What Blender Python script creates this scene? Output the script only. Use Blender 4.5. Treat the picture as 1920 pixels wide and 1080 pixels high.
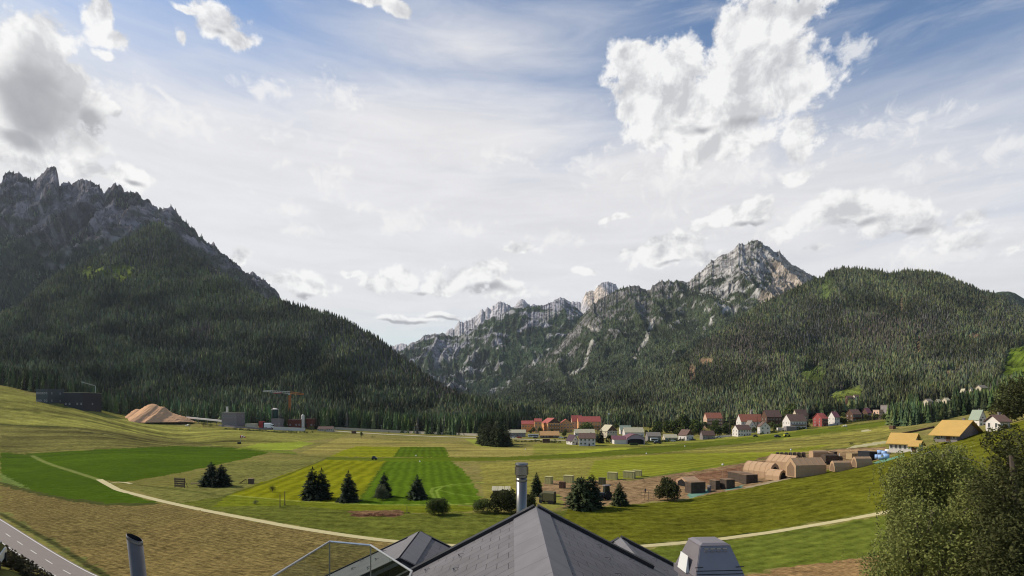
import bpy, math, random
import numpy as np
from mathutils import Vector, Matrix
R = math.radians
for o in list(bpy.data.objects): bpy.data.objects.remove(o)
scene = bpy.context.scene
C = scene.collection
rng = np.random.default_rng(7)
random.seed(7)

# ------------------------------------------------------------------ camera
F, HY, CZ = 960.0, 770.0, 32.0          # focal length in photo pixels, horizon row, eye height over the valley floor (m)
cam_d = bpy.data.cameras.new('camera'); cam = bpy.data.objects.new('camera', cam_d); C.objects.link(cam)
cam.location = (0, 0, CZ); cam.rotation_euler = (R(90), 0, 0)
cam_d.sensor_width = 36; cam_d.lens = 18; cam_d.shift_y = (HY-540)/1920
cam_d.clip_start = .1; cam_d.clip_end = 40000
scene.camera = cam

# ------------------------------------------------------------------ sun, sky, exposure
SUN_EL = R(40); SUN_AZ = math.atan2(-.95, .25)       # azimuth measured from +Y towards +X
SDIR = Vector((math.sin(SUN_AZ)*math.cos(SUN_EL), math.cos(SUN_AZ)*math.cos(SUN_EL), math.sin(SUN_EL)))
sl = bpy.data.lights.new('sun', 'SUN'); so = bpy.data.objects.new('sun', sl); C.objects.link(so)
sl.energy = 5.0; sl.angle = R(.5); sl.color = (1, .93, .82)
so.rotation_euler = SDIR.to_track_quat('Z', 'Y').to_euler(); so.location = (0, 0, 3000)
vs = scene.view_settings
vs.view_transform = 'Standard'; vs.look = 'None'; vs.exposure = 0; vs.gamma = 1; vs.use_curve_mapping = False
cy = scene.cycles
cy.max_bounces = 5; cy.diffuse_bounces = 2; cy.glossy_bounces = 2; cy.transmission_bounces = 4; cy.transparent_max_bounces = 8
cy.volume_bounces = 0; cy.use_denoising = True; cy.denoiser = 'OPENIMAGEDENOISE'; cy.denoising_input_passes = 'RGB_ALBEDO_NORMAL'; cy.denoising_prefilter = 'ACCURATE'; cy.filter_width = 1.1; cy.sample_clamp_indirect = 4

class NT:
    """small helper that writes node maths"""
    def __init__(s, tree): s.t = tree; s.L = tree.links
    def n(s, kind, **kw):
        x = s.t.nodes.new(kind)
        for k, v in kw.items(): setattr(x, k, v)
        return x
    def put(s, sock, v):
        if isinstance(v, bpy.types.NodeSocket): s.L.new(v, sock)
        else: sock.default_value = v
    def m(s, op, a, b=0.0, c=None, clamp=False):
        x = s.n('ShaderNodeMath', operation=op); x.use_clamp = clamp
        s.put(x.inputs[0], a); s.put(x.inputs[1], b)
        if c is not None: s.put(x.inputs[2], c)
        return x.outputs[0]
    def v(s, op, a, b=(0, 0, 0)):
        x = s.n('ShaderNodeVectorMath', operation=op)
        s.put(x.inputs[0], a); s.put(x.inputs[1], b)
        return x.outputs['Value'] if op in ('LENGTH', 'DOT_PRODUCT') else x.outputs[0]
    def ss(s, x, lo, hi, a=0.0, b=1.0):
        r = s.n('ShaderNodeMapRange', interpolation_type='SMOOTHSTEP')
        for i, q in enumerate((x, lo, hi, a, b)): s.put(r.inputs[i], q)
        return r.outputs[0]
    def noise(s, vec, scale, detail=4, rough=.55, dist=0.0):
        x = s.n('ShaderNodeTexNoise'); s.put(x.inputs['Vector'], vec)
        x.inputs['Scale'].default_value = scale; x.inputs['Detail'].default_value = detail
        x.inputs['Roughness'].default_value = rough; x.inputs['Distortion'].default_value = dist
        return x.outputs[0]
    def mix(s, f, a, b, blend='MIX'):
        x = s.n('ShaderNodeMix', data_type='RGBA', blend_type=blend)
        s.put(x.inputs[0], f); s.put(x.inputs[6], a if isinstance(a, bpy.types.NodeSocket) else tuple(a)+(1,)*(4-len(a)))
        s.put(x.inputs[7], b if isinstance(b, bpy.types.NodeSocket) else tuple(b)+(1,)*(4-len(b)))
        return x.outputs[2]

def azel(px, py):
    u, w = (px-960)/F, (HY-py)/F
    a = math.atan(u); return a, math.atan(w*math.cos(a))

def build_world():
    w = bpy.data.worlds.new('World'); scene.world = w; w.use_nodes = True
    t = w.node_tree; t.nodes.clear(); N = NT(t)
    sky = N.n('ShaderNodeTexSky', sky_type='NISHITA'); sky.sun_disc = False
    sky.sun_elevation = SUN_EL; sky.sun_rotation = SUN_AZ; sky.altitude = 1240; sky.air_density = 1.0; sky.dust_density = .6; sky.ozone_density = 1.5
    d = N.n('ShaderNodeTexCoord').outputs['Generated']
    d = N.v('NORMALIZE', d)
    sp = N.n('ShaderNodeSeparateXYZ'); N.put(sp.inputs[0], d)
    az = N.m('ARCTAN2', sp.outputs[0], sp.outputs[1]); el = N.m('ARCSINE', sp.outputs[2])
    cb = N.n('ShaderNodeCombineXYZ'); N.put(cb.inputs[0], az); N.put(cb.inputs[1], el)
    ae = cb.outputs[0]
    # soft billow warp so that cloud outlines never read as ellipses
    wv = N.n('ShaderNodeTexNoise'); N.put(wv.inputs['Vector'], ae); wv.inputs['Scale'].default_value = 9; wv.inputs['Detail'].default_value = 3
    warp = N.v('MULTIPLY', N.v('SUBTRACT', wv.outputs['Color'], (.5, .5, .5)), (.10, .06, 0))
    aw = N.v('ADD', ae, warp)
    def field(blobs, src):
        acc = None
        for (px, py, rx, ry, wt) in blobs:
            a0, e0 = azel(px, py)
            ra = max(.004, abs(azel(px+rx, py)[0]-azel(px-rx, py)[0])/2); re = max(.004, abs(azel(px, py-ry)[1]-azel(px, py+ry)[1])/2)
            x = N.v('MULTIPLY', N.v('SUBTRACT', src, (a0, e0, 0)), (1/ra, 1/re, 0))
            f = N.m('SUBTRACT', wt, N.v('LENGTH', x))
            acc = f if acc is None else N.m('MAXIMUM', acc, f)
        return acc
    cum = [(45,75,74,50,1.1),(105,90,56,50,1.1),(30,190,140,120,1.2),(150,185,62,60,1),(60,262,120,45,1),(165,160,32,35,1),
           (185,38,40,48,1),(215,82,36,22,1),(210,114,20,12,.9),(405,40,66,44,1),(445,78,46,26,1),(330,62,24,20,.9),(345,12,50,14,.9),
           (680,2,90,14,1),(742,14,34,18,1),(70,308,72,24,1),(150,318,60,22,1),(232,326,46,26,1),(212,205,22,16,.9),
           (572,530,66,28,1),(530,524,36,16,1),(455,482,30,22,1),
           (740,522,58,26,1),(832,530,64,28,1),(898,516,68,32,1),(945,545,48,20,1),(982,460,46,18,.95),(757,605,54,9,.9),(835,596,44,9,.9),
           (1200,100,50,40,1.15),(1240,160,100,70,1.25),(1400,125,115,66,1.25),(1375,62,64,66,1.1),(1450,36,95,50,1.15),(1525,16,62,40,1.1),(1330,205,155,52,1.3),(1445,160,85,56,1.2),(1190,200,50,32,1.1),
           (1350,262,120,50,1.1),(1500,262,44,46,1),(1492,332,50,26,.9),
           (1395,402,60,24,1),(1320,415,36,14,.9),(1590,395,110,40,1),(1680,412,110,34,.95),(1810,440,110,34,.85),(1240,478,95,32,.95),(1330,490,45,20,.9),(1155,412,22,10,.8),(1540,460,70,12,.6),(1900,470,60,24,.7),(1130,540,30,14,.7),(1700,385,60,30,.9),(1480,430,60,22,.8),(1420,385,40,18,.8),(1275,455,60,26,.9),(1180,470,40,16,.7),(1100,500,50,12,.7),(660,505,40,10,.7),(1840,400,60,24,.7),(1760,420,70,22,.8)]
    wisp = [(540,392,46,18,1.2),(552,436,44,12,1.2),(620,350,50,44,1.1),(760,405,70,28,1.2),(478,356,22,22,1.1),(530,300,28,14,1),(1545,152,30,28,1.2),(1610,96,42,32,1.4),(1866,292,44,24,1.5),(870,420,70,20,1),(670,380,44,18,1),(1060,440,80,20,1),(1010,548,60,16,1.1),(930,300,160,40,.7),(1240,330,140,50,.9),(1500,420,260,30,.8),(310,205,120,50,1.1),(1760,300,120,40,.8),(1400,330,150,40,.8),(1250,400,120,30,.7),(1560,520,200,24,.7),(640,175,60,30,1),(500,165,90,24,.9),(640,330,60,60,.8),(1120,310,90,60,.8),(1650,250,170,60,.9),(1760,470,150,40,1),(560,250,200,40,.6)]
    dark = [(70,190,125,95,1.1),(165,225,42,42,1),(40,262,90,30,.9),(1405,226,66,22,.8),(1330,240,60,16,.6),(570,552,55,12,.8),(905,545,75,14,.9),(780,548,50,10,.7),(1600,418,70,14,.8),(1700,432,90,12,.8),(1400,418,45,10,.8),(1820,456,90,14,.7),(1250,500,70,10,.6),(757,609,50,5,1),(835,601,40,5,1),(240,335,40,10,.7),(420,62,30,16,.5)]
    veil = [(560,430,660,190,1.5),(900,470,1200,150,1.4),(1230,360,340,140,1.1),(800,270,480,140,1.0),(200,410,420,110,1.3),(1700,600,700,160,1.5),(880,90,560,190,.42)]
    gn = N.noise(d, 16, 9, .58, .25)
    gn2 = N.noise(N.v('ADD', d, tuple(SDIR*.012+Vector((0, 0, .010)))), 16, 9, .58, .25)
    fc = field(cum, aw)
    fine = N.noise(d, 55, 6, .62, .2)
    dens = N.m('ADD', fc, N.m('ADD', N.m('MULTIPLY', N.m('SUBTRACT', gn, .46), 1.9), N.m('MULTIPLY', N.m('SUBTRACT', fine, .5), 1.15)))
    cover = N.ss(dens, .0, .45)
    fd = field(dark, aw)
    fd = N.ss(N.m('ADD', fd, N.m('MULTIPLY', N.m('SUBTRACT', gn, .5), 1.2)), -.05, .75)
    relief = N.m('MULTIPLY', N.m('SUBTRACT', gn, gn2), 3.6)
    lit = N.m('ADD', N.m('SUBTRACT', .90, N.m('MULTIPLY', N.ss(dens, .25, 1.3), .24)), N.m('ADD', relief, N.m('MULTIPLY', N.m('SUBTRACT', fine, .5), .5)))
    lit = N.m('MINIMUM', N.m('MAXIMUM', lit, .42), 1.0)
    ccol = N.mix(lit, (.36, .37, .40), (.98, .97, .955))
    ccol = N.mix(N.m('MULTIPLY', fd, .86), ccol, (.33, .335, .36))
    # veil of cirrus with long streaks
    mp = N.n('ShaderNodeMapping'); N.put(mp.inputs[0], ae); mp.inputs['Rotation'].default_value = (0, 0, R(24)); mp.inputs['Scale'].default_value = (1.6, 9, 1)
    st = N.noise(mp.outputs[0], 3.2, 7, .62, .5)
    fv = field(veil, ae)
    fv = N.ss(N.m('ADD', fv, N.m('MULTIPLY', N.m('SUBTRACT', st, .5), .55)), -.55, .75)
    streak = N.m('MULTIPLY', N.ss(st, .36, .80), .36)
    vf = N.m('MAXIMUM', N.m('MULTIPLY', fv, .93), streak)
    front = N.ss(N.m('ABSOLUTE', az), 1.5, .9)
    vf = N.m('MULTIPLY', vf, N.m('ADD', .55, N.m('MULTIPLY', front, .45)))
    # clean blue of the open sky: Nishita at its physical scale
    sb = N.n('ShaderNodeVectorMath', operation='SCALE'); N.put(sb.inputs[0], sky.outputs[0]); sb.inputs[3].default_value = 1.0
    base = N.mix(1.0, sb.outputs[0], (SKYMUL[0], SKYMUL[1], SKYMUL[2], 1), 'MULTIPLY')
    base = N.v('MINIMUM', base, (7.4, 7.6, 8.0))
    K = 1/SKYK                                   # clouds are written in display units; the Background scales by SKYK
    def sc(c): return tuple(x*K for x in c)
    colv = N.n('ShaderNodeVectorMath', operation='SCALE'); colv.inputs[0].default_value = (.80, .785, .785); N.put(colv.inputs[3], N.m('MULTIPLY', N.m('ADD', .90, N.m('MULTIPLY', st, .30)), K))
    x = N.mix(vf, base, colv.outputs[0])
    # small ragged cirrocumulus
    wn = N.noise(d, 34, 7, .62, .6)
    fw = N.ss(N.m('ADD', field(wisp, aw), N.m('MULTIPLY', N.m('SUBTRACT', wn, .53), 4.2)), .0, 1.1)
    wc = N.n('ShaderNodeVectorMath', operation='SCALE'); wc.inputs[0].default_value = (.93, .92, .91); wc.inputs[3].default_value = K
    x = N.mix(N.m('MULTIPLY', fw, .72), x, wc.outputs[0])
    cc = N.n('ShaderNodeVectorMath', operation='SCALE'); N.put(cc.inputs[0], ccol); cc.inputs[3].default_value = K
    x = N.mix(N.m('MULTIPLY', cover, .94), x, cc.outputs[0])
    bg = N.n('ShaderNodeBackground'); N.put(bg.inputs[0], x); bg.inputs[1].default_value = SKYK
    out = N.n('ShaderNodeOutputWorld'); N.L.new(bg.outputs[0], out.inputs[0])
    w.cycles.sampling_method = 'MANUAL'; w.cycles.sample_map_resolution = 512
SKYK = .10
SKYMUL = (1.45, 1.55, 1.6)
build_world()

# ------------------------------------------------------------------ maths helpers
def P(px, py, Y): return np.array([(px-960)/F*Y, Y, CZ+(HY-py)/F*Y])
def hash3(ix, iy, iz):
    h = (ix*374761393 + iy*668265263 + iz*2147483647 + 1013904223) & 0xffffffff
    h = ((h ^ (h >> 13))*1274126177) & 0xffffffff
    return ((h ^ (h >> 16)) & 0xffff)/65535.0
def vnoise(x, y, z=None):
    x = np.asarray(x, float); y = np.asarray(y, float); z = np.zeros_like(x) if z is None else np.asarray(z, float)
    xi, yi, zi = np.floor(x).astype(np.int64), np.floor(y).astype(np.int64), np.floor(z).astype(np.int64)
    fx, fy, fz = x-xi, y-yi, z-zi
    fx, fy, fz = [f*f*f*(f*(f*6-15)+10) for f in (fx, fy, fz)]
    r = 0
    for a in (0, 1):
        for b in (0, 1):
            for c in (0, 1):
                r = r + hash3(xi+a, yi+b, zi+c)*(fx if a else 1-fx)*(fy if b else 1-fy)*(fz if c else 1-fz)
    return r
def fbm(x, y, z=None, oct=5, g=.5):
    s = 0; a = 1; t = 0
    for i in range(oct):
        f = 2.03**i
        s = s + a*vnoise(np.asarray(x)*f+17*i, np.asarray(y)*f-9*i, None if z is None else np.asarray(z)*f); t += a; a *= g
    return s/t
def ridged(x, y, z=None, oct=5, g=.55):
    s = 0; a = 1; t = 0
    for i in range(oct):
        f = 2.03**i
        n = 1-np.abs(2*vnoise(np.asarray(x)*f+31*i, np.asarray(y)*f+7*i, None if z is None else np.asarray(z)*f)-1)
        s = s + a*n*n; t += a; a *= g
    return s/t
def sstep(x, a, b):
    t = np.clip((x-a)/(b-a), 0, 1); return t*t*(3-2*t)
def inpoly(x, y, poly):
    x = np.asarray(x); r = np.zeros(x.shape, bool); n = len(poly)
    for i in range(n):
        x1, y1 = poly[i]; x2, y2 = poly[(i+1) % n]
        if y1 == y2: continue
        c = ((y1 > y) != (y2 > y)) & (x < (x2-x1)*(y-y1)/(y2-y1)+x1)
        r ^= c
    return r
def sl(c): 
    c = np.asarray(c, float)/255
    return np.where(c <= .04045, c/12.92, ((c+.055)/1.055)**2.4)

# ------------------------------------------------------------------ terrain height: a smooth sheet through surveyed points
cp = []
for u in (-.65, -.4, -.15, .1, .25):
    for Y in (105, 150, 220, 320, 450, 560): cp.append((u, Y, 0.0))
for u in (-.2, 0, .2): cp.append((u, 700, 0.0))
for px, py, Y in [(0,972,152),(0,1015,125),(170,1080,99),(60,905,230),(0,848,394),(250,860,330),(0,800,500),(0,760,600),(0,722,700),(120,764,620),(60,740,660),
                  (250,790,640),(430,798,660),(640,809,690),(200,815,480),(420,815,560),
                  (1180,830,500),(1280,823,580),(1380,815,600),(1480,802,600),(1600,791,600),(1660,782,620),(1760,762,640),(1920,725,640),
                  (1580,822,450),(1690,848,330),(1800,826,340),(1850,806,370),(1920,775,400),
                  (1280,940,181),(1480,895,203),(1680,853,205),(1800,821,200),(1920,788,190),
                  (1440,890,235),(1580,872,240),(1650,858,232),(1480,862,290),(1330,905,225),
                  (1670,960,126),(1440,1000,128),(1210,1024,121),(1630,1050,97),(1300,1080,99),(1920,880,135)]:
    cp.append(((px-960)/F, Y, CZ+(HY-py)/F*Y))
for u in (-1.25, -1): cp += [(u, 40, 20.3), (u, 20, 20.5), (u, 65, 10), (u, 780, 75), (u, 1000, 60), (u, 1500, 40)]
cp += [(-1.3, 394, 20), (-1.3, 700, 78), (-1.3, 152, 2), (1.3, 190, 44), (1.3, 400, 50), (1.3, 640, 80), (1.3, 126, 24)]
for u in (-.6, -.2, .2, .6): cp += [(u, 40, 14), (u, 20, 19), (u, 8, 20.5), (u, 65, 6.5), (u, 3, 20.5)]
for u in (1., 1.3): cp += [(u, 40, 16), (u, 20, 20), (u, 70, 13), (u, 3, 20.5), (u, 760, 66), (u, 1000, 50), (u, 1500, 40)]
cp += [(-1.2, 3, 20.5), (-.5, 900, 22), (.5, 900, 14), (.2, 1000, 4), (-.2, 1000, 4), (0, 1500, 0), (-.5, 1500, 10), (.5, 1500, 10)]
cp = np.array(cp)
def _feat(u, Y): return np.stack([np.asarray(u)*1.6, np.log(np.asarray(Y))*1.0], -1)
_cx = _feat(cp[:, 0], cp[:, 1])
def _phi(r): return r*r*np.log(r+1e-9)
_D = np.linalg.norm(_cx[:, None]-_cx[None], axis=-1)
_n = len(cp); _A = np.zeros((_n+3, _n+3)); _A[:_n, :_n] = _phi(_D)+np.eye(_n)*2e-3
_A[:_n, _n] = 1; _A[:_n, _n+1:] = _cx; _A[_n:, :_n] = _A[:_n, _n:].T
_w = np.linalg.solve(_A, np.concatenate([cp[:, 2], np.zeros(3)]))
TU = np.linspace(-1.35, 1.35, 361); TV = np.linspace(math.log(3), math.log(1500), 420)
_g = np.stack(np.meshgrid(TU*1.6, TV, indexing='ij'), -1).reshape(-1, 2)
TAB = np.zeros(len(_g))
for i in range(0, len(_g), 20000):
    gg = _g[i:i+20000]; TAB[i:i+20000] = _phi(np.linalg.norm(gg[:, None]-_cx[None], axis=-1))@_w[:_n]+_w[_n]+gg@_w[_n+1:]
TAB = TAB.reshape(361, 420)
def ground_uv(u, Y):
    u = np.clip(u, -1.349, 1.349); v = np.log(np.clip(Y, 3.001, 1499))
    a = (u-TU[0])/(TU[1]-TU[0]); b = (v-TV[0])/(TV[1]-TV[0])
    i = a.astype(int); j = b.astype(int); a = a-i; b = b-j
    return (TAB[i, j]*(1-a)+TAB[i+1, j]*a)*(1-b)+(TAB[i, j+1]*(1-a)+TAB[i+1, j+1]*a)*b
def ground_z(X, Y):
    X = np.atleast_1d(np.asarray(X, float)); Y = np.atleast_1d(np.asarray(Y, float))
    return ground_uv(X/np.maximum(Y, 1e-3), Y)
def G(px, py, y0=84):
    """where the line of sight through a photo pixel first meets the ground"""
    px = np.atleast_1d(np.asarray(px, float)); py = np.atleast_1d(np.asarray(py, float))
    Ys = np.exp(np.linspace(math.log(y0), math.log(1495), 900))
    u = (px-960)/F
    gz = ground_uv(np.repeat(u[:, None], 900, 1), np.repeat(Ys[None], len(u), 0))
    rz = CZ+(HY-py)[:, None]/F*Ys[None]
    below = rz <= gz
    k = np.where(below.any(1), below.argmax(1), 899); k = np.maximum(k, 1)
    r = np.arange(len(u)); d0 = rz[r, k-1]-gz[r, k-1]; d1 = rz[r, k]-gz[r, k]
    t = np.clip(d0/np.where(np.abs(d0-d1) < 1e-9, 1, d0-d1), 0, 1)
    Y = Ys[k-1]+(Ys[k]-Ys[k-1])*t
    X = u*Y
    return np.stack([X, Y, ground_z(X, Y)], -1)
def g1(px, py): return G(px, py)[0]

# ------------------------------------------------------------------ materials
def mat(name, col, rough=.85, var=.15, scale=2.0, spec=.25, metal=0.0, attr=None, obj_var=0.0, bump=0.0, transl=0.0):
    m = bpy.data.materials.new(name); m.use_nodes = True; t = m.node_tree; N = NT(t)
    b = t.nodes['Principled BSDF']; b.inputs['Roughness'].default_value = rough; b.inputs['Specular IOR Level'].default_value = spec; b.inputs['Metallic'].default_value = metal
    co = N.n('ShaderNodeTexCoord').outputs['Object']
    n = N.noise(co, scale, 4, .6)
    f = N.m('ADD', 1-var, N.m('MULTIPLY', n, 2*var))
    if obj_var:
        rr = N.n('ShaderNodeObjectInfo').outputs['Random']
        f = N.m('MULTIPLY', f, N.m('ADD', 1-obj_var, N.m('MULTIPLY', rr, 2*obj_var)))
    if attr:
        a = N.n('ShaderNodeAttribute', attribute_name=attr); base = a.outputs['Color']
    else: base = tuple(col)+(1,)
    v = N.n('ShaderNodeVectorMath', operation='SCALE')
    if attr: N.put(v.inputs[0], base)
    else: v.inputs[0].default_value = tuple(col)[:3]
    N.put(v.inputs[3], f); N.put(b.inputs['Base Color'], v.outputs[0])
    if bump:
        bp = N.n('ShaderNodeBump'); bp.inputs['Strength'].default_value = bump; N.put(bp.inputs['Height'], n); N.put(b.inputs['Normal'], bp.outputs[0])
    if transl:
        tr = N.n('ShaderNodeBsdfTranslucent'); N.put(tr.inputs[0], v.outputs[0])
        mx = N.n('ShaderNodeMixShader'); mx.inputs[0].default_value = transl
        N.L.new(b.outputs[0], mx.inputs[1]); N.L.new(tr.outputs[0], mx.inputs[2])
        N.L.new(mx.outputs[0], t.nodes['Material Output'].inputs[0])
    return m

def mesh_np(name, V, Fc, mats, parent=None, col=None, smooth=False, mi=None, uv=None, colname='Col', extra=None):
    """mesh object from numpy arrays; Fc is (n,3) or (n,4)"""
    me = bpy.data.meshes.new(name); V = np.asarray(V, np.float32); Fc = np.asarray(Fc, np.int32)
    k = Fc.shape[1]
    me.vertices.add(len(V)); me.vertices.foreach_set('co', V.ravel())
    me.loops.add(Fc.size); me.loops.foreach_set('vertex_index', Fc.ravel())
    me.polygons.add(len(Fc)); me.polygons.foreach_set('loop_start', np.arange(len(Fc), dtype=np.int32)*k)
    me.polygons.foreach_set('use_smooth', np.full(len(Fc), smooth))
    for m_ in (mats if isinstance(mats, (list, tuple)) else [mats]): me.materials.append(m_)
    if mi is not None: me.polygons.foreach_set('material_index', np.asarray(mi, np.int32))
    if col is not None:
        a = me.attributes.new(colname, 'FLOAT_COLOR', 'POINT')
        a.data.foreach_set('color', np.concatenate([col, np.ones((len(V), 1))], 1).astype(np.float32).ravel())
    for nm, arr in (extra or {}).items():
        a = me.attributes.new(nm, 'FLOAT', 'POINT'); a.data.foreach_set('value', np.asarray(arr, np.float32))
    if uv is not None:
        l = me.uv_layers.new(name='UV'); l.data.foreach_set('uv', np.asarray(uv, np.float32).ravel())
    me.update(calc_edges=True); me.validate()
    o = bpy.data.objects.new(name, me); C.objects.link(o)
    if parent: o.parent = parent
    return o

def tag(o, label=None, cat=None, group=None, kind=None):
    if label: o['label'] = label
    if cat: o['category'] = cat
    if group: o['group'] = group
    if kind: o['kind'] = kind
    return o
def thing(name, label, cat, loc=(0, 0, 0), rz=0, group=None):
    o = bpy.data.objects.new(name, None); C.objects.link(o); o.location = tuple(loc); o.rotation_euler = (0, 0, rz); o.empty_display_size = .3
    return tag(o, label, cat, group)
def dup(root, loc, rz=0, sc=1.0, label=None, group=None):
    r = root.copy(); C.objects.link(r); r.location = tuple(loc); r.rotation_euler = (0, 0, rz)
    r.scale = (sc,)*3 if not hasattr(sc, '__len__') else tuple(sc)
    if label: r['label'] = label
    if group: r['group'] = group
    for ch in list(root.children):
        c = ch.copy(); C.objects.link(c); c.parent = r
        for g in list(ch.children):
            e = g.copy(); C.objects.link(e); e.parent = c
    return r

# ------------------------------------------------------------------ ground sheet with its fields
def build_ground():
    rows = np.concatenate([np.exp(np.linspace(math.log(3), math.log(88), 40))[:-1],
                           CZ*F/(HY-np.linspace(HY-(CZ*F/88), HY-(CZ*F/760), 330))[:], np.exp(np.linspace(math.log(780), math.log(20000), 30))])
    rows = np.sort(rows)
    us = np.concatenate([np.linspace(-9, -1.2, 24)[:-1], np.linspace(-1.2, 1.2, 1000), np.linspace(1.2, 9, 24)[1:]])
    U, Yg = np.meshgrid(us, rows); X = U*Yg
    Z = ground_uv(U.ravel(), Yg.ravel()).reshape(U.shape)
    Z = Z*(1-sstep(np.abs(U), 1.4, 6)*.6)
    x, y = X.ravel(), Yg.ravel(); Zf = Z.ravel()
    n = len(x)
    big = fbm(x/60, y/60, oct=4); mid = fbm(x/9, y/9, oct=4)
    strips = fbm(x/260+y/900, y/6.5, oct=3)
    Zf = Zf+(fbm(x/5, y/5, oct=3)-.5)*.25*(y > 90)
    col = np.tile(sl((134,128,62)), (n, 1))*.66
    col = col*(0.80+.4*big[:, None])*(1+.8*(strips-.5)*sstep(y, 230, 420))[:, None]
    olive = sl((118,124,44))*.66; dry = sl((158,140,88))*.66
    k = sstep(mid*.6+big*.6, .52, .75)[:, None]; col = col*(1-k*.45)+dry*k*.45
    jx = x+(fbm(x/3.5+5, y/3.5, oct=3)-.5)*3.4; jy = y+(fbm(x/3.5, y/3.5+9, oct=3)-.5)*3.4
    rough = np.full(n, .55); stripe = np.zeros(n); samp = np.zeros(n); stub = np.zeros(n)
    def wp(poly, dens=8):
        q = []
        for i in range(len(poly)):
            a, b = np.array(poly[i], float), np.array(poly[(i+1) % len(poly)], float)
            m_ = max(2, int(np.hypot(*(b-a))/dens))
            for t in np.linspace(0, 1, m_, endpoint=False): q.append(a+(b-a)*t)
        q = np.array(q); return G(q[:, 0], q[:, 1])[:, :2]
    def fld(poly, c, amp=1.0, sdir=None, period=6.0, sa=0.0, ro=.4, st=0.0, edge=True, blend=1.0):
        W = wp(poly); lo, hi = W.min(0)-1, W.max(0)+1
        s = np.where((x > lo[0]) & (x < hi[0]) & (y > lo[1]) & (y < hi[1]))[0]
        s = s[inpoly(jx[s], jy[s], W)]
        far = sstep(y[s], 230, 420)
        cc = sl(c)*.66*(1+amp*(.5*(big[s]-.5)+.35*(mid[s]-.5)+far*1.1*(strips[s]-.5)))[:, None]
        col[s] = col[s]*(1-blend)+cc*blend; rough[s] = ro; stub[s] = st; samp[s] = sa
        if sdir:
            p0, p1 = g1(*sdir[0]), g1(*sdir[1]); d = (p1-p0)[:2]; d /= np.hypot(*d)
            stripe[s] = (x[s]*-d[1]+y[s]*d[0])/period
        return s
    # valley-side meadows, drier and browner in bands
    fld([(0,724),(60,740),(330,800),(640,812),(640,820),(480,838),(330,836),(200,842),(45,850),(0,846)], (138,134,62), 1.3, ((0,760),(500,830)), 11, .22, .5)
    fld([(0,795),(95,798),(290,815),(420,838),(330,836),(45,850),(0,843)], (122,116,58), 1.2, ((0,820),(300,830)), 9, .15, .6)
    fld([(640,820),(900,835),(1000,838),(1180,836),(1270,828),(1180,850),(1000,862),(700,858),(560,850)], (158,146,74), 1.0, ((640,840),(1000,842)), 12, .12, .5)
    fld([(1000,832),(1270,826),(1480,806),(1640,792),(1660,802),(1440,828),(1240,846),(1000,858)], (140,138,56), .9, ((1240,836),(1600,800)), 8, .25, .4)
    fld([(900,868),(1240,850),(1480,826),(1670,800),(1670,840),(1560,840),(1440,862),(1180,896),(1010,925),(905,935)], (146,138,62), 1.0, ((1000,890),(1400,850)), 12, .15, .6)
    fld([(1115,864),(1260,850),(1440,848),(1560,832),(1520,845),(1400,868),(1200,900),(1100,900)], (140,142,40), .8, ((1150,890),(1440,855)), 7, .22, .3)
    fld([(1040,850),(1140,840),(1200,838),(1130,850),(1060,856)], (156,160,50), .8, ((1050,850),(1190,838)), 8, .15, .3)
    fld([(335,912),(430,866),(610,860),(428,928),(400,950),(330,945),(240,912)], (126,124,60), 1.2, None, 5, 0, .8)
    # vivid green meadow and its left neighbour
    fld([(45,850),(200,842),(335,836),(430,838),(505,848),(470,858),(330,888),(232,904),(190,900)], (80,101,8), .7, ((60,860),(440,846)), 9, .06, .35)
    fld([(0,848),(60,853),(195,902),(215,912),(250,930),(298,943),(240,948),(150,939),(65,922),(0,886)], (76,97,8), .7, ((0,870),(200,920)), 9, .05, .35)
    fld([(0,886),(65,922),(150,939),(0,909)], (118,134,62), .8, None, 5, 0, .5)
    fld([(485,832),(560,828),(592,830),(545,844),(440,842)], (150,160,54), .8, ((440,842),(590,830)), 6, .15, .3)
    fld([(335,836),(430,838),(505,848),(560,852),(545,845),(440,840)], (120,130,46), .8, None, 5, 0, .4)
    # yellow-green mown block and deep green block, cut by the grass runway
    fld([(640,846),(668,837),(752,838),(738,857),(618,856)], (142,144,24), .6, ((650,850),(750,838)), 7, .25, .3)
    fld([(752,838),(834,838),(842,857),(737,857)], (92,112,10), .6, ((790,838),(788,857)), 5, .2, .3)
    fld([(425,928),(610,862),(722,865),(676,932),(640,948),(560,948)], (134,134,12), .7, ((430,926),(610,862)), 7, .28, .35)
    fld([(722,865),(844,864),(866,878),(886,906),(902,936),(905,948),(660,948),(676,932)], (90,113,12), .6, ((787,866),(780,930)), 4.5, .22, .35)
    fld([(380,952),(425,928),(560,940),(690,946),(840,948),(900,950),(880,960),(700,962),(540,956)], (116,122,22), .8, ((430,940),(860,950)), 5, .15, .5)
    fld([(610,862),(610,857),(722,858),(940,857),(1090,850),(1240,836),(1400,820),(1660,789),(1668,797),(1450,824),(1240,849),(1090,858),(940,864),(722,865)], (104,112,26), .5, ((640,860),(940,860)), 5, .12, .3)
    fld([(722,858),(842,857),(846,864),(722,865)], (96,114,12), .5, None, 5, 0, .3)
    fld([(870,823),(950,827),(957,838),(935,840),(895,836)], (152,158,62), .6)
    # grassland in front, right bank
    fld([(240,914),(330,945),(425,930),(400,950),(560,948),(700,962),(1000,962),(1280,940),(1480,896),(1680,853),(1920,788),(1980,860),(1700,950),(1400,1003),(1210,1022),(850,1020),(740,1014),(640,1001),(450,967),(310,938)], (104,108,36), 1.3, ((400,960),(1200,1000)), 5, .12, .7)
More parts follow.
